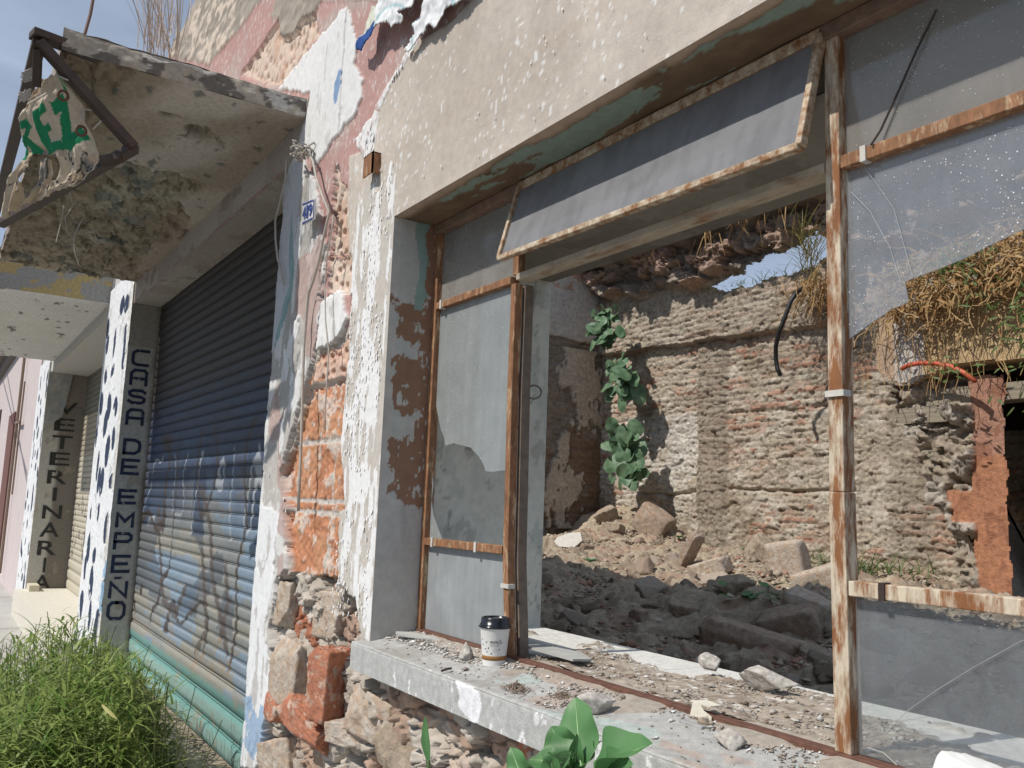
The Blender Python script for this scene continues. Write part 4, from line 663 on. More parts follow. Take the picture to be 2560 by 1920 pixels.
# rubble floor
GP=np.array([(-10.8,7.5,1.62),(-10.2,7.5,1.70),(-9.2,7.5,1.42),(-7.9,7.5,1.2),(-6.5,7.5,1.18),(-5.6,7.5,1.18),(-4.5,7.5,.98),(-3,7.5,.95),(-10.8,6.5,1.25),(-9,6.2,1.3),(-10.8,5,1.1),(-6.44,3.4,1.17),(-6.0,3.43,1.14),(-5.66,3.53,1.03),(-5.25,3.5,1.05),(-4.67,3.43,1.14),(-4.2,3.43,1.14),(-3.8,3.4,1.18),(-3.5,3.42,1.16),(-2,3.4,1.1),(-3.7,1.6,.98),(-3,1.5,.9),(-2.2,1.4,.82),(-1.5,1.3,.75),(-.5,1.5,.8),(1,2,.9),(1,7,1.),(-5,2.3,1.0),(-3.5,2.4,.93),(-2.4,2.4,.98),(-6,1,.9),(-10,1,.9),(-3,.7,.8),(0,.7,.7),(-8,5,1.15),(-6,5.2,1.18),(-4,5,1.12)])
def ground_z(X,Y):
    d=(X[:,None]-GP[None,:,0])**2+(Y[:,None]-GP[None,:,1])**2+.02; w_=1/d**1.6; z=(w_*GP[None,:,2]).sum(1)/w_.sum(1)
    return z
def floor(X,Y):
    z=ground_z(X,Y); n=fbm(X*1.4,Y*1.4,660,5); n2=fbm(X*6,Y*6,661,5); w1=worley(X*3.4+.6*n2,Y*3.4+.5*n,662); w2=worley(X*9+.7*n2,Y*9,663)
    st=sst(.0,.09,w1[1]-w1[0])*(w1[2]>.6)*w1[2]*(1+1.2*fbm(X*2.3,Y*2.3,667,2)); s2=sst(0,.10,w2[1]-w2[0])*(w2[2]>.6)*w2[2]
    F1,e1,k1=facets(X*3.4,Y*3.4,673); F2,e2,k2=facets(X*10,Y*10,674); z=z+.06*n+.05*n2+.10*F1*(k1>.5)+.045*F2+.015*fbm(X*26,Y*26,664,3)
    c=full(len(X),(.44,.365,.27))*(1+.18*n2)[:,None]; c=cmix(c,(.46,.385,.29),sst(.0,.4,fbm(X*2,Y*2,665,4))*.6); c=cmix(c,(.36,.23,.17),((w1[2]>.86)|(w2[2]>.9))*.6); c=cmix(c,(.26,.20,.15),sst(.2,.6,fbm(X*3,Y*3,666,4))*.6)
    return z,c
tag(grid('rubble_ground',np.arange(-10.9,1.5,.022),np.concatenate([np.arange(.66,7.6,.022)]),floor,(0,0,0),(1,0,0),(0,1,0),(0,0,1),M_rubble,smooth=False),kind='structure')
# ================= loose things =================
_ico={}
def ico(sub):
    if sub not in _ico:
        bm=bmesh.new(); bmesh.ops.create_icosphere(bm,subdivisions=sub,radius=1); v=np.array([list(p.co) for p in bm.verts]); f=np.array([[p.index for p in q.verts] for q in bm.faces]); bm.free(); _ico[sub]=(v,f)
    return _ico[sub]
def rock(seed,dims,sub=3,boxy=.0,cuts=9,rough=.05):
    r=np.random.default_rng(seed); v,f=ico(sub); v=v.copy()
    if boxy: m=np.abs(v).max(1,keepdims=True); v=v/m*boxy+v*(1-boxy)
    for k in range(cuts):
        n=r.normal(size=3); n/=np.linalg.norm(n); d=r.uniform(.48,.82) if boxy<.5 else r.uniform(1.0,1.45); t=(v@n-d).clip(0); v-=t[:,None]*n
    nn=v/np.linalg.norm(v,axis=1,keepdims=True); e=fbm(v[:,0]*2.2+seed,v[:,1]*2.2+v[:,2]*1.7,seed,3)*rough*.9+fbm(v[:,0]*7+v[:,2]*5,v[:,1]*7-v[:,2]*5,seed+3,3)*rough
    return (v+nn*(e+.35*rough*fbm(v[:,0]*16+v[:,2]*11,v[:,1]*16-v[:,2]*9,seed+6,2)+.9*rough*facets(v[:,0]*3.5+v[:,2]*2.3,v[:,1]*3.5-v[:,2]*2.1,seed+8)[0])[:,None])*np.array(dims)/2,f
def put_rock(name,label,cat,loc,dims,rot,mat,seed,sub=3,boxy=0,cuts=9,rough=.05,group=None,smooth=False):
    v,f=rock(seed,dims,sub,boxy,cuts,rough); o=mesh_np(name,v,f,mat,None,None,smooth); o.location=tuple(loc); o.rotation_euler=rot; return tag(o,label,cat,group)
# stones on the sills
S=[('near the front edge of the sill, pointed grey lump with a long shadow',on_z(*zm('M',1350,1545),1.252),(.075,.055,.068),(.2,.3,.5),11,'rock'),
('grey jagged stone on the sill just above the big green leaf',on_z(*zm('M',500,1275),1.262),(.10,.055,.05),(.1,0,1.0),12,'rock'),
('largest grey pebbly concrete lump, on the far white edge of the inner sill',on_z(*zm('M',1590,1125),1.297),(.15,.08,.065),(0,.05,.55),13,'rock'),
('small angular grey stone on the far edge of the inner sill',on_z(*zm('M',1225,1010),1.30),(.07,.05,.05),(.2,.2,.3),14,'rock'),
('pale grey stone right behind the coffee cup',on_z(*zm('D',1455,940),1.268),(.06,.05,.055),(0,.3,.2),15,'rock'),
('pale block of mortar behind the bent mullion',on_z(*zm('D',1790,762),1.302),(.075,.05,.035),(0,0,.5),16,'rock')]
for lb,p,dm,rt,sd,_ in S:
    p=np.array(p); p[2]+=dm[2]*.33; put_rock('rock',lb,'rock',p,dm,rt,plain('sill stone',(.40,.37,.33),.95,noise=.3,scale=90,bump=1,bdist=.003,col2=(.50,.47,.43)),sd,sub=4,rough=.045,cuts=14)
p=on_y(2418,1975,.085); put_rock('plaster_chunk','big white plaster chunk on the sill cut off by the bottom edge at the right','rubble',p,(.10,.06,.09),(.1,.25,.5),plain('white plaster',(.72,.72,.70),.9,noise=.08,scale=40,bump=.5),21,sub=4,boxy=.9,cuts=8,rough=.03)
q=MB(); q.prism([(-.06,-.03),(.09,-.045),(.11,.0),(.05,.04),(-.05,.035)],(0,0,0),(1,0,0),(0,1,0),(0,0,1),.006); o=q.build('tile_shard',plain('grey tile',(.40,.40,.37),.6)); o.location=tuple(on_z(*zm('D',1790,850),1.302)); o.rotation_euler=(.03,.06,.7); tag(o,'grey broken tile lying behind the bent mullion','tile')
q=MB(); q.prism([(-.06,-.05),(.10,-.055),(.12,.0),(.04,.05),(-.05,.03)],(0,0,0),(1,0,0),(0,1,0),(0,0,1),.006); o=q.build('tile_shard',plain('grey tile',(.40,.40,.37),.6)); o.location=tuple(on_z(*zm('M',250,905),1.30)); o.rotation_euler=(-.02,.05,.2); tag(o,'wide dusty grey tile shard on the white inner sill beside the rail','tile')
q=MB(); q.prism([(-.05,-.02),(.12,-.005),(.10,.022),(-.03,.035),(-.075,.01)],(0,0,0),(1,0,0),(0,1,0),(0,0,1),.006); o=q.build('tile_shard',plain('grey tile',(.44,.44,.41),.6)); o.location=tuple(on_z(1030,1592,1.275)); o.rotation_euler=(.06,.03,.45); tag(o,'thin grey shard in the debris below the lower left pane','tile')
q=MB(); p=on_z(*zm('M',1130,1280),1.29); q.prism([(-.028,.0),(-.02,.03),(.0,.034),(.012,.02),(.035,.012),(.03,-.03),(.012,-.045),(-.02,-.02)],(p[0],YF-.0245,1.272),(1,0,0),(0,0,1),(0,-1,0),.002)
q.prism([(-.03,.0),(.03,.0),(.033,.03),(-.02,.04)],(p[0],YF-.0245,1.3025),(1,0,0),(0,1,0),(0,0,1),.002); tag(q.build('torn_tape',plain('cream tape',(.66,.62,.52),.7)),'torn cream tape wrapped over the rusty bottom rail','tape')
bp_=on_z(*zm('M',1150,1400),1.262); q=MB(); q.box((bp_[0]-.045,bp_[1]-.013,1.262),(bp_[0]+.02,bp_[1]+.013,1.274)); o=q.build('metal_hinge',plain('grey hinge',(.33,.33,.32),.5,noise=.3),None,bevel=.002); tag(o,'small grey metal hinge lying on the sill near the torn tape','hinge')
put_rock('rock','small dark grey crumb with holes beside the metal hinge','rock',np.array(on_z(*zm('M',1190,1400),1.262))+np.array((0,0,.012)),(.035,.03,.03),(0,0,0),M_stone,31,sub=3)
# stick
q=MB(); q.tube([on_z(*zm('D',1295,1022),1.256),on_z(*zm('D',1335,1008),1.26),on_z(*zm('D',1358,1005),1.257)],.003,6); tag(q.build('twig',M_iron),'short dark twig on the sill left of the coffee cup','twig')
# coffee cup
CUPL=(-2.125,.108,1.262); CUP=thing('coffee_cup','white paper coffee cup with black lid and brown band on the grey sill','cup',CUPL)
q=MB(); prof=[(0,.003),(.0295,.003),(.030,0),(.0312,.0),(.0315,.004),(.0415,.105),(.0425,.107),(.0415,.109),(.038,.107)]
v,f=lathe(prof,64); q.add([(x+CUPL[0],y+CUPL[1],z+CUPL[2]) for x,y,z in v],f); q.build('cup_body',plain('white paper',(.74,.73,.70),.55,noise=.01,bump=.02),CUP,smooth=True)
q=MB(); rr=lambda z:.0315+(.0415-.0315)*(z-.004)/.101
v,f=lathe([(rr(.019)+.0001,.019),(rr(.019)+.0005,.0192),(rr(.031)+.0005,.0308),(rr(.031)+.0001,.031)],64); q.add([(x+CUPL[0],y+CUPL[1],z+CUPL[2]) for x,y,z in v],f); q.build('brown_band',plain('brown print',(.27,.13,.035),.55,noise=.03),CUP,smooth=True)
q=MB(); v,f=lathe([(.0405,.1045),(.0452,.1045),(.0460,.1065),(.0460,.1085),(.0440,.110),(.0425,.111),(.0430,.1135),(.0425,.1150),(.0405,.116),(.0395,.1300),(.0385,.1318),(.0365,.1322),(.0350,.1305),(.0345,.1245),(.0,.1240)],64); q.add([(x+CUPL[0],y+CUPL[1],z+CUPL[2]) for x,y,z in v],f)
lid=q.build('lid',plain('glossy black plastic',(.008,.008,.011),.22,noise=.02,spec=.6,bump=.02),CUP,smooth=True)
ax=math.atan2(CAM[1]-CUPL[1],CAM[0]-CUPL[0])
q=MB(); q.bar((CUPL[0]-.012,CUPL[1]-.02,CUPL[2]+.1265),(CUPL[0]+.006,CUPL[1]+.012,CUPL[2]+.1275),.018,.005); q.build('sip_tab',bpy.data.materials['glossy black plastic'],CUP,bevel=.001)
pv_=[];pf=[]
def cup_text(t,z,h,a0,sx=1.0,off=0):
    v,f=text_pts(t,h,off,2); n=len(pv_)
    for p in v: r=rr(z+p[1])+.0004; a=ax+a0+p[0]*sx/r; pv_.append((CUPL[0]+r*math.cos(a),CUPL[1]+r*math.sin(a),CUPL[2]+z+p[1]))
    pf.extend(tuple(i+n for i in q_) for q_ in f)
cup_text('VIVE LA HISTORIA',.0700,.0030,-.33,1.0,.0001); cup_text('DETRÁS DEL SABOR',.0660,.0040,-.33,1.0,.0002)
def cup_patch(pts,z,a0):
    n=len(pv_)
    for x,y in pts: r=rr(z+y)+.0004; a=ax+a0+x/r; pv_.append((CUPL[0]+r*math.cos(a),CUPL[1]+r*math.sin(a),CUPL[2]+z+y))
    pf.append(tuple(range(n,n+len(pts))))
for k,wd in enumerate((.030,.026,.024)):
    for s in range(8): cup_patch([(s*wd/8,0),((s+1)*wd/8,0),((s+1)*wd/8,.0005),(s*wd/8,.0005)],.0625-k*.0028,-.33)
for s in range(20):
    a=s/20*6.283;b_=(s+1)/20*6.283; cup_patch([(.0042*math.cos(a),.0042*math.sin(a)),(.0042*math.cos(b_),.0042*math.sin(b_)),(.0048*math.cos(b_),.0048*math.sin(b_)),(.0048*math.cos(a),.0048*math.sin(a))],.047,.05)
for x,z,rt in((-.62,.068,.5),(-.75,.049,.2),(-.46,.052,1.2),(-.58,.042,2.),(-.22,.038,.4),(.38,.049,.9),(.42,.074,1.5),(-1.0,.06,.4),(-1.05,.074,1.)):
    cup_patch([(.0028*math.cos(t)*math.cos(rt)-.0016*math.sin(t)*math.sin(rt),.0028*math.cos(t)*math.sin(rt)+.0016*math.sin(t)*math.cos(rt)) for t in np.linspace(0,6.283,9)[:-1]],z,x)
me=bpy.data.meshes.new('print'); me.from_pydata(pv_,[],pf); link('printed_text',me,plain('dark print',(.06,.055,.05),.6),CUP)
# fine debris on the sill: paint chips, grit
def debris(name,n,reg,size,cols,seed,dens,zf,label):
    r=np.random.default_rng(seed); X=r.uniform(reg[0],reg[1],n);Y=r.uniform(reg[2],reg[3],n); k=dens(X,Y)>r.uniform(0,1,n); X=X[k];Y=Y[k]; n=len(X)
    base=np.array([(1,0,0),(-.4,.9,0),(-.6,-.8,0),(.1,.1,.7),(.2,-.1,-.5)]); F=np.array([(0,1,3),(1,2,3),(2,0,3),(1,0,4),(2,1,4),(0,2,4)])
    s=size*r.lognormal(0,.5,n).clip(.3,3.2); a=r.uniform(0,6.28,n); B=base[None]*r.uniform(.5,1.3,(n,5,1)); fl=r.uniform(.15,.9,n)
    x=(B[...,0]*np.cos(a)[:,None]-B[...,1]*np.sin(a)[:,None])*s[:,None]; y=(B[...,0]*np.sin(a)[:,None]+B[...,1]*np.cos(a)[:,None])*s[:,None]; z=(B[...,2]+.25)*s[:,None]*fl[:,None]+r.uniform(-.2,.4,(n,5))*s[:,None]*.4
    V=np.stack([X[:,None]+x,Y[:,None]+y,zf(X,Y)[:,None]+z.clip(-.001)],2).reshape(-1,3); Fc=(F[None]+np.arange(n)[:,None,None]*5).reshape(-1,3)
    cc=np.array(cols)[r.integers(0,len(cols),n)]*r.uniform(.8,1.15,(n,1)); o=mesh_np(name,V,Fc,M_conc,None,np.repeat(cc,5,0),False); return tag(o,label,'debris',None,'stuff')
zs_=lambda X,Y: 1.251+Y.clip(0)*.16
g1=lambda X,Y: (sst(.1,.2,fbm(X*6,Y*10,701,3)+.9*sst(.04,.165,Y)-.15*(X<-2.2)-.15)+.05)*(np.hypot(X+2.125,Y-.108)>.04)
W_=[(.72,.72,.70),(.60,.58,.54),(.45,.43,.40),(.34,.29,.24),(.40,.33,.27),(.30,.26,.22),(.42,.38,.33),(.36,.31,.26)]
debris('paint_chips',6500,(-2.68,.2,-.04,.160),.0042,W_,41,g1,zs_,'white and grey paint chips and grit scattered along the outer sill')
debris('paint_chips',900,(-2.69,-2.2,.05,.165),.0048,W_[:4],42,lambda X,Y: sst(-.1,.2,fbm(X*8,Y*12,702,3)+.4*sst(.04,.14,Y)),zs_,'heap of white crumbs at the foot of the lower left pane')
debris('dirt_crumbs',9000,(-2.6,.3,.20,.62),.0040,W_[2:]+[(.24,.18,.13),(.55,.53,.49)],43,lambda X,Y: sst(0,.2,fbm(X*5,Y*7,132,5)+.75*sst(.56,.3,Y+.12*(X+1.3))-.15-.5*sst(-1.7,-2.1,X)),lambda X,Y:1.283+0*X,'brown dirt crumbs and chips spread over the inner sill')
debris('step_litter',900,(-7,-4,-.08,.2),.007,W_[2:]+[(.2,.15,.1)],44,lambda X,Y:sst(0,.4,fbm(X*3,Y*5,703,3)+.3*sst(.0,.2,Y)),lambda X,Y:.292+0*X,'dry litter and crumbs on the step under the shutter')
gzv=lambda X,Y: ground_z(X,Y)+.02
debris('rubble_grit',30000,(-10.5,-1.2,1.2,7.4),.022,[(.40,.335,.25),(.34,.28,.21),(.46,.40,.33),(.28,.22,.17),(.36,.22,.16)],45,lambda X,Y:.15+1.*sst(-.2,.3,fbm(X*1.2,Y*1.2,704,3)),gzv,'crumbs and fine broken masonry covering the rubble floor')
for lb,zo,x,y in(('dark tuft of dry dirt on the sill right of the coffee cup','D',1780,1140),('small heap of dry dirt beside the jagged stone','M',270,1200)):
    p=on_z(*zm(zo,x,y),1.254); r=np.random.default_rng(int(x)); n=260; ang=r.uniform(0,6.28,n); rad=np.abs(r.normal(0,.028,n)); V=[];Fs=[]
    q=MB()
    for i in range(n):
        a=Vector((p[0]+rad[i]*math.cos(ang[i]),p[1]+rad[i]*.6*math.sin(ang[i]),1.254+r.uniform(0,.012)*math.exp(-rad[i]/.03)*1.5)); d=Vector(r.normal(0,1,3)); d.z*=.4; d=d.normalized()*r.uniform(.003,.011); q.bar(a-d,a+d,.0016,.0012)
    tag(q.build('dirt_heap',plain('dry dirt',(.27,.21,.165),.95,noise=.3,scale=200)),lb,'dirt')
# protruding bricks and stones low on the pier
def pier_brick(px,py,y,dims,rot,mat,seed,boxy=.85,nm='brick',rough=.05,lab=None):
    p=on_y(px,py,y); v,f=rock(seed,dims,5,boxy,6,rough); E_=Matrix.Rotation(rot[2],3,'Z')@Matrix.Rotation(rot[1],3,'Y')@Matrix.Rotation(rot[0],3,'X'); v=v@np.array(E_).T+np.array(p)
    o=mesh_np(nm,v,f,mat,BLD,None,False)
    if lab: o['label']=lab
PB=[(zm('D',330,590),.02,(.16,.10,.20),(0,0,.1),M_tanbr),(zm('D',560,1100),-.02,(.13,.13,.26),(0,.04,.35),M_brick),(zm('D',350,1030),.0,(.26,.12,.27),(0,.03,.1),M_tanbr),(zm('D',440,1345),-.02,(.34,.12,.10),(0,.33,.15),M_brick),(zm('D',260,1260),.0,(.14,.10,.10),(0,.2,0),M_brick),(zm('D',760,1420),.0,(.24,.12,.09),(0,-.15,.3),M_tanbr),
(zm('D',620,660),.05,(.20,.10,.19),(0,0,.2),M_tanbr),(zm('D',700,700),.06,(.14,.12,.16),(.2,.1,.1),M_stone),(zm('D',930,1300),.03,(.26,.16,.16),(0,.1,.2),M_tanbr),(zm('D',770,1190),.08,(.18,.12,.15),(0,.3,0),M_stone),(zm('D',860,1150),.045,(.13,.12,.16),(0,.3,.4),M_stone),(zm('D',1080,1530),.02,(.26,.14,.17),(0,.1,.2),M_stone),(zm('D',300,1590),.03,(.26,.14,.18),(0,-.3,.2),M_tanbr),(zm('D',700,1590),.08,(.3,.14,.2),(0,.1,.2),M_brickd),(zm('D',480,1480),.09,(.2,.14,.2),(0,.4,.2),M_stone),(zm('D',1300,1400),.05,(.2,.1,.14),(0,0,0),M_tanbr),(zm('D',1450,1500),.05,(.18,.1,.16),(0,.1,0),M_tanbr),(zm('D',1600,1560),.05,(.2,.1,.16),(0,.1,0),M_stone)]
for i,(pp,y,dm,rt,mt) in enumerate(PB): pier_brick(pp[0],pp[1],y+(.035 if mt is not M_brick else .01),tuple(a*.93 for a in dm),rt,mt,800+i,boxy=.97 if mt is not M_stone else .3,nm='brick' if mt is not M_stone else 'stone')
# ---- rubble stones inside, each its own thing ----
GOBJ=bpy.data.objects['rubble_ground']
def gz(x,y): return float(ground_z(np.array([x]),np.array([y]))[0])
def on_ground(px,py):
    d=ray(px,py); t=None
    for y in np.arange(.7,7.45,.02):
        k=(y-CAM[1])/d[1]; p=CAM+d*k
        if p[2]<gz(p[0],p[1])+.03: return p
    return CAM+d*((7.4-CAM[1])/d[1])
big=[('rubble_block','long broken brick slab lying in the shade, the largest piece just beyond the inner sill',zm('M',1500,900),(1.25,.46,.42),(.05,.14,.15),M_brickd,.9,'rubble'),
('rubble_block','dark red brick piece tilted up behind the long slab',zm('M',1750,760),(.75,.5,.40),(.3,-.3,.4),M_brickd,.9,'rubble'),
('rubble_block','pale grey concrete block leaning left in the sun beside the pale upright block',zm('M',1590,320),(.60,.30,.36),(.2,.6,.3),M_stone,.8,'rubble'),
('rubble_block','pale upright block with a rough right edge standing in the sun',zm('M',1730,400),(.42,.24,.50),(.1,-.15,.2),M_tanbr,.85,'rubble'),
('rubble_block','square brown block with white top edge high on the mound in the corner',zm('Q',855,1110),(.62,.34,.55),(.1,.55,.3),M_brickd,.9,'rubble'),
('rubble_block','round dark grey lump at the corner of the mound under the plants',zm('Q',540,1035),(.50,.42,.42),(0,0,.2),M_stone,.0,'rubble'),
('rubble_block','grey pebbly lump on the mound left of the square block',zm('Q',600,1120),(.55,.4,.34),(0,-.3,.2),M_stone,.3,'rubble'),
('rubble_block','thin dark plank-like brick leaning in the middle of the sunny rubble',zm('M',1080,355),(.10,.22,.62),(.0,.55,.1),M_brickd,.9,'rubble'),
('rubble_block','pale flat stone right of the leaning plank-like brick',zm('M',1225,375),(.50,.25,.20),(.1,-.3,.2),M_tanbr,.8,'rubble'),
('rubble_block','large sandy boulder at the edge of the shadow behind the leaf tip',zm('M',1380,530),(.75,.5,.42),(.1,.2,.2),M_stone,.3,'rubble'),
('rubble_block','orange brick lump beside the second mullion in the sun',zm('M',1850,650),(.55,.4,.36),(.2,.3,.3),M_tanbr,.7,'rubble'),
('rubble_block','flat dark slab near the shadow edge in the middle of the heap',zm('M',1230,560),(.60,.34,.14),(.1,.1,.3),M_brickd,.85,'rubble'),
('rubble_block','grey block in the middle of the shaded heap',zm('M',1060,650),(.46,.3,.26),(.2,.1,.5),M_stone,.7,'rubble'),
('rubble_block','dark red brick end standing in the shade',zm('M',760,690),(.26,.18,.30),(.2,.2,.2),M_brickd,.9,'rubble'),
('rubble_block','dark boulder behind the largest concrete lump of the sill',zm('M',1900,920),(.7,.5,.3),(0,.2,.2),M_stone,.4,'rubble'),
('rubble_block','sandy block under the second mullion',zm('M',1960,500),(.6,.4,.36),(.2,-.3,.1),M_tanbr,.7,'rubble')]
for i,(nm,lb,pp,dm,rt,mt,bx_,ct) in enumerate(big):
    p=on_ground(*pp); k_=.62 if 'slab lying' not in lb else .72; k_*=min(1.25,max(.45,p[1]/4.2)); dm=tuple(a*k_*1.05 for a in dm); p[2]=gz(p[0],p[1])+dm[2]*.30; put_rock(nm,lb,ct,p,dm,rt,mt,900+i,sub=4,boxy=(.2 if bx_<.5 else .97),cuts=6 if bx_>.5 else 16,rough=.035)
r=random.Random(5); src=[]
for k in range(14): v,f=rock(1000+k,(1,1,1),4,[.2,.96,.98][k%3],16,.045); me=mesh_np('rubble_stone',v,f,[M_stone,M_brickd,M_tanbr,M_stone][k%4],None,None,False); src.append(me.data); bpy.data.objects.remove(me)
rg=np.random.default_rng(77)
def scatter(n,reg,s0,s1,label,group,fn=None):
    for i in range(n):
        x=r.uniform(reg[0],reg[1]); y=r.uniform(reg[2],reg[3])
        o=bpy.data.objects.new('rubble_stone',r.choice(src)); C.objects.link(o); s=s0*(s1/s0)**(r.random()**1.6); o.scale=(s*r.uniform(.7,1.5),s*r.uniform(.5,1.0),s*r.uniform(.3,.7)); o.location=(x,y,gz(x,y)+s*.20); o.rotation_euler=(r.uniform(-.7,.7),r.uniform(-.7,.7),r.uniform(0,6.3)); 
        mtn={'broken stone':'grey','dusty broken brick':'brown brick','pale worn brick':'pale tan'}.get(o.data.materials[0].name,'grey'); sz='fist-sized' if s<.13 else ('head-sized' if s<.2 else 'big')
        zn=('near the side wall end' if x<-7.5 else 'in the middle of the floor' if x<-5.4 else 'near the second mullion') if y>3.5 else ('at its far left end' if x<-4.9 else 'near its middle' if x<-3.2 else 'just beyond the inner sill')
        lb='%s %s fragment %s, %s'%(sz,mtn,label,zn); tag(o,lb,'rubble',group)
scatter(170,(-6.6,-1.6,1.5,3.5),.05,.21,'in the shaded rubble heap','stones in the shaded rubble heap')
scatter(140,(-9.8,-3.6,3.5,7.2),.05,.22,'on the sunny rubble floor','stones on the sunny rubble floor')
q=MB(); q.prism([(-.20,-.07),(-.14,.04),(.0,.10),(.16,.12),(.2,.02),(.1,-.08)],(0,0,0),(1,0,0),(0,0,1),(0,1,0),.05); o=q.build('plaster_chunk',plain('pale plaster',(.62,.60,.55),.9)); p=on_ground(*zm('Q',300,1215)); o.location=(p[0],p[1],gz(p[0],p[1])+.12); o.rotation_euler=(-.3,0,.5); tag(o,'white curved plaster piece at the foot of the shaded side wall','rubble')
# ================= plants =================
class Leafs:
    def __init__(s): s.v=[];s.f=[]
    def leaf(s,base,dr,nrm,L,W,droop=.25,fold=.15,n=6,shape='ovate',curl=0):
        base=Vector(base);d=Vector(dr).normalized();u=Vector(nrm); u=(u-d*u.dot(d)).normalized(); sd=d.cross(u); k=len(s.v)
        for i in range(n+1):
            t=i/n
            if shape=='ovate': w=W*max(0,1-abs(2*(t**.8)-1)**2.6)**.5
            elif shape=='lance': w=W*(math.sin(math.pi*(.12+.88*t))**.8)
            else: w=W*(1-t)**.7*(.35+.65*min(1,t*4))
            w=max(w,W*.03); c=base+d*(L*t)-u*(droop*L*t*t)
            for q in(-1,-.5,0,.5,1): s.v.append(tuple(c+sd*(w*.5*q)+u*(abs(q)*fold*w+curl*w*math.sin(t*10+q*2.4)*.22*abs(q))))
            if i:
                for j in range(4): a=k+(i-1)*5+j; s.f.append((a,a+1,a+6,a+5))
    def blade(s,p,dr,L,W,bend):
        p=Vector(p);d=Vector(dr).normalized(); sd=d.cross(Vector((0,0,1))); sd=(sd if sd.length>.01 else Vector((1,0,0))).normalized(); k=len(s.v); n=4
        for i in range(n+1):
            t=i/n; c=p+d*(L*t)+Vector(bend)*(L*t*t); w=W*(1-t)**.6*.5+W*.04; s.v+=[tuple(c-sd*w),tuple(c+sd*w)]
            if i: a=k+(i-1)*2; s.f.append((a,a+1,a+3,a+2))
    def build(s,name,mat,parent=None,smooth=True): return mesh_np(name,np.array(s.v),np.array(s.f),mat,parent,None,smooth)
R_=random.Random(9)
# big-leaved weed right under the sill
PLT=thing('broadleaf_weed','big bright green wavy-leaved weed growing up against the front of the sill','plant',(-1.40,-.20,.9))
PY=-.19
stem=on_y(1435,1960,PY)
def big_leaf(b,t,W,nrm,curl=.6,droop=.05,fold=.12):
    l=Leafs(); b=Vector(b);t=Vector(t); l.leaf(b,t-b,nrm,(t-b).length,W,droop,fold,n=20,shape='lance',curl=curl*1.3); o=l.build('leaf',M_leaf,PLT)
    q=MB(); d=(t-b).normalized(); u=Vector(nrm);u=(u-d*u.dot(d)).normalized(); q.tube([b+(t-b)*k-u*(droop*(t-b).length*k*k)+u*.001 for k in(0,.3,.6,.92)],.0016,5,rs=[.0026,.002,.0013,.0005]); q.build('leaf_vein',plain('leaf vein',(.26,.42,.20),.5),o)
A=lambda x,y,Y=PY: on_y(1260+x*.19439,1640+y*.19439,Y)
big_leaf(A(1000,1420),A(905,525,-.15),.098,(.45,-1,.15),.35,.03)
big_leaf(A(820,1330),A(600,905,-.20),.075,(.5,-1,.3),.4,.05)
big_leaf(A(1150,1520),A(1830,1050,-.17),.095,(-.1,-.7,1),.5,.10,.3)
big_leaf(A(760,1430),A(260,1240,-.16),.080,(.2,-.6,1),.6,.1,.2)
big_leaf(A(300,1700),A(60,1170,-.2),.060,(.6,-1,.2),.5,.1)
big_leaf(A(700,1700),A(560,1260,-.22),.055,(.4,-1,.2),.5,.1)
big_leaf(A(1000,1500),A(1200,1060,-.13),.075,(-.2,-1,.2),.4,.1)
big_leaf(A(900,1500),A(940,1020,-.2),.03,(.9,-.6,.1),.8,.1,.5)
big_leaf(A(850,1480),A(760,1250,-.24),.04,(.4,-1,.6),.8,.2,.4)
big_leaf(A(1100,1700),A(1400,1480,-.25),.07,(0,-.7,1),.5,.1,.2)
big_leaf(A(640,1560),A(470,1330,-.17),.07,(.5,-1,.4),.5,.1,.2); big_leaf(A(1250,1560),A(1560,1330,-.21),.07,(-.3,-1,.8),.5,.15,.2)
for k in range(9): big_leaf(A(880+k*8,1440),A(740+k*35,1240+abs(k-4)*26,-.24+.01*k),.018,(.3*math.sin(k),-1,.4),1.0,.25,.5)
q=MB(); q.tube([stem,stem-np.array((0,0,.15)),(-1.42,-.15,0.0)],.01,8); q.build('stem',plain('green stem',(.10,.17,.06),.6),PLT)
# narrow leaf poking from the masonry under the sill
NLF=thing('seedling','single narrow dark green leaf rising in front of the masonry under the sill','plant',tuple(on_y(1065,1920,-.10)))
l=Leafs(); b_=Vector(on_y(1072,1900,-.09)); t_=Vector(on_y(1062,1790,-.09)); l.leaf(b_,t_-b_,(.6,-1,0),(t_-b_).length,.026,.02,.3,8,'lance',.3); l.build('leaf',M_leaf,NLF)
q=MB(); q.tube([b_,b_-Vector((0,0,.3))],.004,6); q.build('stem',bpy.data.materials['green stem'],NLF)
# grass clump by the shutter
g=Leafs()
def gtop(x,y):
    t=max(0,min(1,(x+7.2)/1.2))*max(0,min(1,(-3.62-x)/.35)); return (.34+.74*t**.6)*(1-.25*abs(y+.55)/.4)
for i in range(17000):
    x=-3.75-abs(R_.gauss(0,1.25)); 
    if x<-7.2: x=R_.uniform(-6.8,-3.8)
    y=R_.uniform(-1.0,-.13); h=gtop(x,y)*(.55+.5*R_.random()**.7)
    if x>-4.5 and y>-.42 : h*=.45
    z0=h*R_.uniform(.0,.86)**.6; L=R_.uniform(.08,.24); a=R_.uniform(0,6.28); up=R_.uniform(.2,1.5)
    if z0<.12: z0=.02; L=.2
    g.blade((x,y,z0),(math.cos(a),math.sin(a)*.8,up),L,R_.uniform(.005,.016),(math.cos(a)*.35,math.sin(a)*.3,-R_.uniform(.25,.8)))
tag(g.build('grass',M_grass),'tall bushy green grass at the foot of the shutter and spotted pillar','grass',None,'stuff')
q=MB()
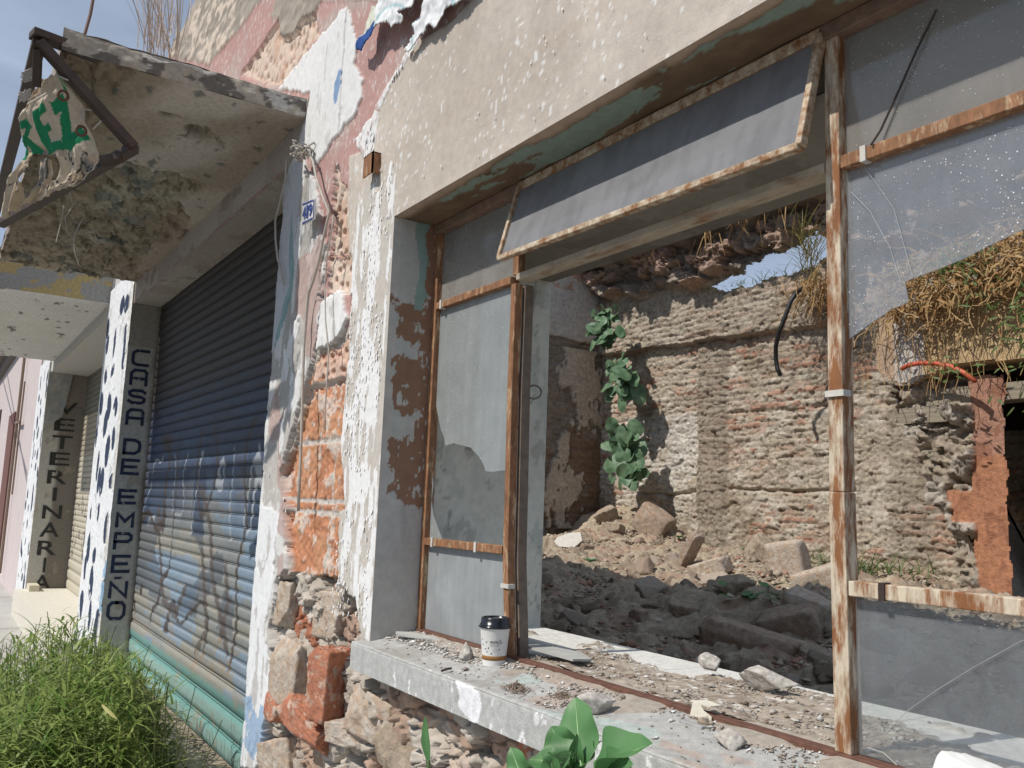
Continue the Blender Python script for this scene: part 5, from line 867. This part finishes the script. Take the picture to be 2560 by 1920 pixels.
for i in range(420):
    x=R_.uniform(-6.4,-3.85);y=R_.uniform(-.95,-.2);h=gtop(x,y)*R_.uniform(.6,1.02); q.tube([(x,y,0),(x+R_.uniform(-.06,.06),y+R_.uniform(-.05,.05),h*.5),(x+R_.uniform(-.15,.15),y+R_.uniform(-.12,.12),h)],.002,3)
tag(q.build('grass_stalks',plain('grass stalk',(.15,.18,.06),.7)),'thin stalks standing in the tall grass at the shutter','grass',None,'stuff')
l=Leafs(); p=Vector(on_y(255,1762,-.85)); l.leaf(p,(.12,.1,-.10),(.3,-1,.6),.055,.009,.1,.1,6,'lance'); o=l.build('yellow_leaf',plain('yellowed blade',(.45,.42,.16),.6)); tag(o,'single yellow-green dry blade lying on the tall grass','leaf')
# fleshy plants growing from the corner of the back wall
def wall_plant(pts,lab,seed,sz):
    rr_=random.Random(seed); base=on_y(pts[0][0]/.8641,pts[0][1]/.8641,7.05); T=thing('wall_plant',lab,'plant',tuple(base))
    P_=[Vector(on_y(x/.8641,y/.8641,6.95)) for x,y in pts]; q=MB(); q.tube(P_,.018,6); q.build('stem',plain('grey stem',(.16,.17,.10),.8),T)
    l=Leafs()
    for i,c in enumerate(P_):
        for k in range(11):
            a=rr_.uniform(0,6.28); d=Vector((math.cos(a)*1.0,-.55*rr_.random(),math.sin(a)*.75-.25)); L=sz*rr_.uniform(.6,1.1)
            L*=rr_.choice((.5,.8,1,1.1)); pos=c+Vector((rr_.uniform(-.24,.24),rr_.uniform(-.1,.1),rr_.uniform(-.1,.1))); l.leaf(pos,d,(rr_.uniform(-.3,.8),-1,rr_.uniform(-.2,1.2)),L,L*rr_.uniform(.6,.85),rr_.uniform(.05,.4),rr_.uniform(-.05,.15),8,'ovate',rr_.uniform(0,.5))
    l.build('foliage',M_leafw,T)
wall_plant([(1318,682),(1316,700),(1318,718),(1322,735)],'topmost grey-green broad-leaved plant in the corner of the ruined room',1,.24)
wall_plant([(1340,785),(1338,800),(1346,818),(1345,835)],'middle grey-green broad-leaved plant hanging in the corner of the room',2,.27)
wall_plant([(1352,945),(1358,962),(1350,980),(1362,1000),(1354,1022)],'lowest and fullest grey-green broad-leaved plant in the corner of the room',3,.29)
# straw and grass tufts
def tuft(name,lab,cen,n,L,W,mat,spread,up,seed,cat='grass tuft',bend=-.3,hang=False):
    rr_=random.Random(seed); g=Leafs()
    for i in range(n):
        p=Vector(cen)+Vector((rr_.gauss(0,spread[0]),rr_.gauss(0,spread[1]),rr_.gauss(0,spread[2]))); a=rr_.uniform(0,6.28)
        g.blade(p,(math.cos(a)*.8,math.sin(a)*.5-.25,up*rr_.uniform(.3,1.2)),L*rr_.uniform(.4,1.1),W,(math.cos(a)*.2,-.1,bend*rr_.uniform(.3,1.6)))
    return tag(g.build(name,mat),lab,cat)
def oy(x,y,Y): return on_y(x/.8641,y/.8641,Y)
tuft('grass_tuft','yellow-green grass hanging over the gap in the back wall by the second mullion',oy(1748,555,6.7),110,.6,.010,leafmat('yellow green grass',(.20,.19,.06),(.34,.28,.12)),(.08,.05,.15),1.2,11)
tuft('grass_tuft','straw and roots trailing below the gap in the back wall',oy(1762,605,7.2),190,.55,.012,M_dry,(.16,.06,.08),-.7,12)
tuft('grass_tuft','low green grass on the rubble to the left of the second mullion',oy(1775,1218,7.0),110,.38,.012,M_sparse,(.16,.15,.03),.8,13)
tuft('grass_tuft','low green grass on the rubble to the right of the second mullion',oy(1890,1235,6.6),190,.36,.012,M_sparse,(.38,.15,.03),.8,14)
tuft('grass_tuft','tiny green shoots on the bottom lip of the sky gap',oy(1640,608,7.3),70,.2,.009,M_sparse,(.4,.06,.02),1.,15)
tuft('grass_tuft','dry roots hanging under the broken roof edge',oy(1560,480,6.9),50,.4,.012,M_dry,(.7,.05,.1),-1.5,16)
tuft('grass_tuft','wispy pale grass standing on top of the canopy against the sky',tuple(on_z(405,126,3.535)),75,.55,.004,plain('bleached grass',(.50,.40,.33),.7),(.10,.04,.01),3.4,17,bend=-.1)
for x,y,lb in((1205,1125+0,'a'),): pass
for k,(zz_,lb) in enumerate(((zm('M',1020,185),'tiny green seedling below the square block on the mound'),(zm('M',1440,262),'tiny green seedling in the middle of the sunny mound'),(zm('M',450,345),'tiny green seedling at the left edge of the sunny rubble'))):
    p=on_ground(*zz_); l=Leafs()
    for i in range(9): a=i*.9; l.leaf((p[0],p[1],gz(p[0],p[1])+.06),(math.cos(a),math.sin(a),.5),(0,0,1),.10,.05,.1,.1,4,'ovate')
    tag(l.build('seedling',M_leaf),lb,'plant')
p=on_ground(*zm('M',1520,700)); l=Leafs()
for i in range(12): a=i*.9; l.leaf((p[0]+R_.uniform(-.2,.1),p[1]+R_.uniform(-.2,.2),gz(p[0],p[1])+.1+R_.uniform(0,.12)),(math.cos(a),math.sin(a),.4),(0,0,1),.09,.06,.1,.1,5,'ovate')
tag(l.build('leafy_weed',M_leaf),'round-leaved green weed in the shaded heap beside the dark red brick','plant')
# mass of dry vine over the cream beam
VN=thing('dry_vine','tangled golden dry vine with a few green sprays hanging over the cream beam','plant',(-4.2,6.2,3.7))
q=MB(); rr_=random.Random(31)
for i in range(520):
    t=rr_.random(); x=-4.95+2.2*t; z=3.50+.55*rr_.random()**.7+.25*t; y=rr_.uniform(5.95,6.26); pts=[Vector((x,y,z))]; d=Vector((rr_.uniform(-1,1),rr_.uniform(-.3,.3),rr_.uniform(-1.2,.7))).normalized()
    for k in range(5): d=(d+Vector((rr_.uniform(-.6,.6),rr_.uniform(-.3,.2),rr_.uniform(-.65,.35)))).normalized(); pts.append(pts[-1]+d*rr_.uniform(.04,.10))
    q.tube(pts,.0045,3)
for i in range(36):
    x=rr_.uniform(-5.1,-3.2); z=3.55; pts=[Vector((x,6.15,z))]
    for k in range(7): pts.append(pts[-1]+Vector((rr_.uniform(-.05,.05),rr_.uniform(-.02,.02),-rr_.uniform(.06,.13))))
    q.tube(pts,.0035,3)
q.build('dry_stems',M_dry,VN)
l=Leafs()
for i in range(1500):
    t=rr_.random(); x=-4.85+2.1*t; z=3.52+.55*rr_.random()+.26*t; a=rr_.uniform(0,6.28); l.leaf((x,rr_.uniform(5.95,6.25),z),(math.cos(a),-.3,math.sin(a)-.5),(rr_.uniform(-1,1),-1,rr_.uniform(-1,1)),rr_.uniform(.05,.13),rr_.uniform(.012,.03),.3,.2,3,'lance')
l.build('dry_leaves',M_dry,VN)
l=Leafs()
for cx,cz,sx,sz_,n in((-4.12,3.95,.15,.08,90),(-3.95,3.72,.07,.12,30),(-3.55,3.25,.10,.18,90),(-4.1,3.0,.10,.05,20),(-3.6,2.75,.08,.12,14)):
    for i in range(n): a=rr_.uniform(0,6.28); l.leaf((cx+rr_.gauss(0,sx),rr_.uniform(5.8,6.15),cz+rr_.gauss(0,sz_)),(math.cos(a),-.4,math.sin(a)),(rr_.uniform(-1,1),-1,rr_.uniform(-.2,1)),rr_.uniform(.05,.11),rr_.uniform(.012,.028),.2,.1,3,'lance')
l.build('green_sprays',M_sparse,VN)
# ================= sign frame with torn banner =================
SGN=thing('hanging_sign','rusty sign frame at the canopy corner with a torn dirty banner lettered in green','sign',(-3.74,-1.03,3.40))
T=Vector(on_x(98,106,-3.73)); Bc=Vector(on_x(335,370,-3.70)); 
q=MB(); q.bar(T,Bc,.05,.035,up=(0,1,0)); q.bar(Bc,Vector(on_x(0,560,-4.9)),.045,.035); q.bar(T,T+Vector((-4.0,-.02,-.02)),.05,.04); q.bar(T+Vector((-.02,0,-.02)),Vector(on_x(*zm('A',235,560),-3.80)),.03,.03); q.bar(T+Vector((0,-.03,.03)),T+Vector((-.05,.22,.03)),.07,.03)
q.bar(Vector(on_x(*zm('A',650,1040),-3.74)),Vector(on_x(*zm('A',780,1010),-3.71)),.05,.03)
q.build('frame',plain('brown steel tube',(.055,.035,.026),.6,noise=.3,scale=15),SGN,bevel=.003)
CP=[[((360,450),-3.74),((300,480),-3.80),((240,600),-3.9)],[((490,640),-3.76),((330,680),-3.88),((165,740),-4.05)],[((570,840),-3.78),((380,860),-3.95),((130,880),-4.15)],[((625,1020),-3.78),((400,1000),-4.0),((165,1000),-4.25)],[((570,1160),-3.85),((340,1180),-4.1),((60,1190),-4.42)],[((480,1200),-3.95),((240,1300),-4.25),((-20,1420),-4.65)]]
G=np.array([[on_x(*zm('A',*p),x) for p,x in row] for row in CP])
def spl(P,t):   # Catmull-Rom along first axis
    n=len(P)-1; k=np.clip(np.floor(t*n).astype(int),0,n-1); f=(t*n-k); i0=np.clip(k-1,0,n);i3=np.clip(k+2,0,n); f=f.reshape((-1,)+(1,)*(P.ndim-1))
    return .5*((2*P[k])+(-P[i0]+P[k+1])*f+(2*P[i0]-5*P[k]+4*P[k+1]-P[i3])*f**2+(-P[i0]+3*P[k]-3*P[k+1]+P[i3])*f**3)
nu,nv=110,90; A1=spl(G,np.linspace(0,1,nu)); A2=spl(A1.transpose(1,0,2),np.linspace(0,1,nv)).transpose(1,0,2)
uu,vv=np.meshgrid(np.linspace(0,1,nu),np.linspace(0,1,nv),indexing='ij'); Pp=A2.reshape(-1,3); u=uu.ravel();v=vv.ravel()
wr=.035*fbm(u*4,v*3.5,950,4)+.030*sst(.45,.75,u)*(fbm(u*3,v*16,951,3))+.012*fbm(u*12,v*12,952,3); Pp=Pp+wr[:,None]*np.array((.6,-.8,.1)) ; Pp[:,1]-=.06*np.sin(v*math.pi)*np.sin(u*math.pi)
cl=full(len(u),(.55,.47,.37))*(1+.12*fbm(u*6,v*5,953,4))[:,None]; cl=cmix(cl,(.42,.28,.15),(fbm(u*3,v*3,954,4)>.18)*.5); cl=cmix(cl,(.20,.19,.18),sst(.0,.3,fbm(u*5,v*9,955,4))*sst(.5,.62,u)*.9); cl=cmix(cl,(.04,.045,.05),(np.abs(fbm(u*7,v*18,956,3))<.06)&(u>.56)&(u<.86))
# lettering in cloth coordinates: s along the line of text (left to right), t down
s=1-v; t=(u-.08)/.47
def seg(ps): return pip(ps,s,t)
gm=seg([(.66,.30),(.83,.17),(.87,.30),(.80,.72),(.93,.60),(.965,.80),(.72,1.06),(.68,.92),(.76,.42),(.70,.50)])                     # Z
gm|=seg([(.40,.40),(.60,.28),(.62,.42),(.50,.50),(.52,.62),(.60,.58),(.62,.68),(.54,.74),(.56,.92),(.68,.85),(.70,1.0),(.48,1.14),(.40,.80)]) # E
gm|=seg([(.02,.55),(.24,.42),(.34,.58),(.26,.78),(.40,1.05),(.30,1.18),(.16,.92),(.14,1.2),(.04,1.2)])&~seg([(.12,.62),(.22,.58),(.22,.70),(.12,.76)])  # R
gm|=seg([(.88,.02),(.92,-.02),(.94,.13),(.905,.17)])|seg([(.945,-.05),(.985,-.08),(1.0,.06),(.965,.10)])
cl=cmix(cl,(.02,.22,.10),gm); i=(np.arange(nu-1)[:,None]*nv+np.arange(nv-1)[None,:]).ravel(); Fc=np.stack([i,i+1,i+nv+1,i+nv],1)
uc=u[i]; vc=v[i]; hole=(fbm(uc*4,vc*9,957,3)>.36)&(uc>.6)&(vc>.35); hole|=(vc>.93+.06*fbm(uc*12,vc*0,958,3))|((uc<.03+.03*fbm(vc*9,vc*0,959,3)))|(uc>.965+.05*fbm(vc*14,vc*0,960,3)); Fc=Fc[~hole]
o=mesh_np('banner_cloth',Pp,Fc,vcmat('dirty canvas',amp=.15,bump=.4,bdist=.003),SGN,cl); m=o.modifiers.new('thick','SOLIDIFY'); m.thickness=.002
q=MB()
for a_,b2 in(((435,515),(360,480)),((490,490),(420,510)),((680,725),(540,700)),((735,1010),(620,1020)),((650,780),(600,830)),((300,600),(180,670))): q.tube([on_x(*zm('A',*a_),-3.70),on_x(*zm('A',*b2),-3.76)],.004,5)
q.build('tie_cord',M_cable,SGN)
q=MB()
for (x,y) in((455,640),(570,865)):
    c_=np.array(on_x(*zm('A',x,y),-3.74)); c_=c_+np.array((.02,-.03,0)); q.tube([c_+np.array((0,.018*math.cos(k),.02*math.sin(k))) for k in np.linspace(0,6.3,14)],.006,6)
q.build('eyelet',plain('rusty eyelet',(.10,.05,.025),.6),SGN)
rr_=random.Random(3); q=MB()
for cx,cy in((190,480),(170,610)):
    for k in range(60):
        a_=on_x(*zm('A',cx+rr_.uniform(-10,35),cy+rr_.uniform(-45,30)),-3.85); b2=on_x(*zm('A',cx-rr_.uniform(10,60),cy+rr_.uniform(-20,50)),-3.85); q.tube([a_,b2],.0015,3)
q.build('frayed_threads',plain('frayed thread',(.55,.52,.48),.8),SGN)
# rod on the canopy, hanging wires, cables in the sky
q=MB(); q.tube([on_x(212,85,-4.0),on_x(226,35,-4.0),on_x(236,-20,-4.0)],.007,6); tag(q.build('steel_rod',plain('rusty rod',(.16,.09,.075),.7)),'thin rusty steel rod standing up from the canopy corner','rod')
q=MB()
for pts in(((410,1320),(400,1400),(360,1560)),((470,1320),(420,1400),(430,1490),(475,1540),(480,1620),(510,1710)),((530,1410),(485,1500),(475,1560)),((445,1210),(470,1330))):
    q.tube([on_x(*zm('A',x,y),-5.0) for x,y in pts],.0035,5)
tag(q.build('hanging_wires',M_cable),'thin pale wires dangling under the spalled canopy','wire')
q=MB(); q.tube([on_y(*zm('A',x,y),-.03) for x,y in((1840,1030),(1835,1160),(1800,1300),(1770,1420),(1772,1540),(1785,1660))]+[on_y(*zm('C',x,y),-.03) for x,y in((255,60),(280,180))],.005,6); tag(q.build('drop_cable',M_cable),'slack thin cable hanging in front of the shutter from the canopy root','cable')
q=MB()
pts=[on_y(*zm('B',x,y),-.035) for x,y in((430,950),(470,1040),(490,1140),(530,1260),(575,1360),(560,1430),(530,1560),(515,1640))]+[on_y(*zm('C',x,y),-.035) for x,y in((500,60),(470,160),(440,240),(425,400),(412,560),(405,760),(400,960),(395,1150),(385,1400),(375,1640))]
q.tube(pts,.006,6); tag(q.build('front_cable',M_cable,smooth=True),'long pale cable running down the pier beside the exposed brick','cable')
q=MB(); q.tube([on_y(*zm('B',x,y),-.05) for x,y in((600,1380),(590,1480),(560,1640))]+[on_y(*zm('C',x,y),-.05) for x,y in((545,200),(548,300),(550,420),(570,600),(560,800),(545,1000),(548,1120))],.003,5); tag(q.build('thin_cable',M_cable,smooth=True),'very thin second cable hanging over the exposed brick','cable')
q=MB(); rr_=random.Random(8)
for k in range(16):
    c_=np.array(on_y(*zm('B',400,985),-.05)); pts=[c_]
    for j in range(5): pts.append(pts[-1]+np.array((rr_.uniform(-.035,.035),rr_.uniform(-.02,.02),rr_.uniform(-.02,.02))))
    q.tube(pts,.0045,5)
tag(q.build('wire_tangle',M_cable),'tangled knot of pale wires at the corner of the canopy','wire')
q=MB(); q.tube([(-16,-2.4,4.7),(-40,-2.5,12.2),(-75,-2.6,20)],.02,5); q.tube([(-16,-1.9,4.2),(-40,-2.0,10.4),(-75,-2,18)],.02,5); tag(q.build('power_lines',M_black),'two thin dark power lines crossing the sky at the far left','cable')
# black hose on the back wall
q=MB(); q.tube([on_y(*zm('N',x,y),Y) for x,y,Y in((1825,820,7.1),(1780,850,6.9),(1740,910,6.85),(1700,1020,6.8),(1665,1110,6.8),(1645,1200,6.85),(1645,1280,6.9),(1655,1340,6.9),(1675,1385,6.9))],.026,8); tag(q.build('hose',M_black,smooth=True),'black hose hanging in a curve down the sunny back wall','hose')
# house number plate
NPm=thing('number_plate','small white house number plate reading 419 in blue on the pier','sign',tuple(on_y(*zm('B',450,1360),-.05)))
c4=[on_y(*zm('B',x,y),-.045) for x,y in((412,1310),(490,1278),(487,1408),(410,1450))]; q=MB(); off=np.array((0,-.006,0)); q.add([p for p in c4]+[p+off for p in c4],[(0,1,2,3),(7,6,5,4),(0,1,5,4),(1,2,6,5),(2,3,7,6),(3,0,4,7)]); q.build('plate',plain('white enamel',(.70,.70,.70),.35,noise=.03),NPm)
bl=plain('blue enamel',(.04,.07,.24),.35); V=[];Fs=[]
def onplate(sx,sy): a=c4[0]+(c4[1]-c4[0])*sx; b_=c4[3]+(c4[2]-c4[3])*sx; return tuple(b_+(a-b_)*sy+np.array((0,-.009,0)))
for ch,a_,w_ in(('4',.04,.28),('1',.36,.16),('9',.56,.3)):
    v_,f_=text_pts(ch,1,.03); mn=v_.min(0);mxx=v_.max(0);n=len(V); V+=[onplate(a_+(p[0]-mn[0])/(mxx[0]-mn[0])*w_,.20+(p[1]-mn[1])/(mxx[1]-mn[1])*.62) for p in v_]; Fs+=[tuple(i+n for i in f) for f in f_]
me=bpy.data.meshes.new('digits'); me.from_pydata(V,[],Fs); link('digits',me,bl,NPm)
q=MB(); 
for (x0,y0,x1,y1) in((.02,.90,.9,.97),(.02,.03,.9,.10),(.93,.03,.98,.97)): q.add([onplate(x0,y0),onplate(x1,y0),onplate(x1,y1),onplate(x0,y1)],[(0,1,2,3)])
q.build('border',bl,NPm)
# rusty bracket on the facade
p=on_y(*zm('B',885,1060),0); q=MB(); q.box((p[0]-.05,-.035,p[2]-.045),(p[0]+.03,-.029,p[2]+.035)); q.box((p[0]+.024,-.035,p[2]-.045),(p[0]+.03,.0,p[2]+.035)); q.box((p[0]-.05,-.035,p[2]+.031),(p[0]+.03,.0,p[2]+.035)); q.build('rusty_bracket',M_rust2,BLD)
# torn painted sheet high on the front: real curling pieces standing off the wall
def sheet(name,poly,seed,lift,lab,colf):
    P=np.array(poly); us=np.arange(P[:,0].min()-.02,P[:,0].max()+.02,.006); vs=np.arange(P[:,1].min()-.02,P[:,1].max()+.02,.006)
    if seed==970: pass
    def fn(X,Z): n=fbm(X*7,Z*7,seed,4); e=lift*(.4+.6*sst(P[:,1].max(),P[:,1].min(),Z))+.018*n+.012*fbm(X*22,Z*22,seed+1,3); return .014+e,colf(X,Z)
    o=grid(name,us,vs,fn,(0,0,0),(1,0,0),(0,0,1),(0,-1,0),vcmat('torn sheet paint',amp=.05,bump=.2),drop=lambda a,b_:~pip(poly,a+.012*fbm(a*25,b_*25,seed+2,3),b_+.012*fbm(a*25,b_*25,seed+3,3)))
    m=o.modifiers.new('thick','SOLIDIFY'); m.thickness=.003; return tag(o,lab,'torn poster')
def pc(X,Z): c=full(len(X),(.74,.75,.76)); return cmix(c,(.42,.58,.60),(np.abs(fbm(X*3.3,Z*3.3,980,2))<.05)*.9)
p1=[(x,z+(.5 if z>3.55 else 0)) for x,z in POLY['poster1']]; p1=[(-2.90,3.95),(-2.40,3.95),(-2.45,3.43)]+POLY['poster1'][2:]
sheet('torn_poster',p1,970,.05,'curling white painted sheet with pale teal strokes hanging at the top left of the front',pc)
p2=[(-2.45,3.6),(-1.9,3.6),(-2.1,3.30)]+POLY['poster2'][2:]
sheet('torn_poster',p2,975,.02,'ragged white strip with pale teal swirls right of the curling sheet',pc)
sheet('torn_poster',POLY['hang'],985,.05,'small twisted scrap with a dark blue tip dangling below the curling sheet',lambda X,Z: cmix(full(len(X),(.56,.57,.48)),(.03,.08,.26),Z<3.475))
print('POLYS',sum(len(o.data.polygons) for o in bpy.data.objects if o.type=='MESH'))
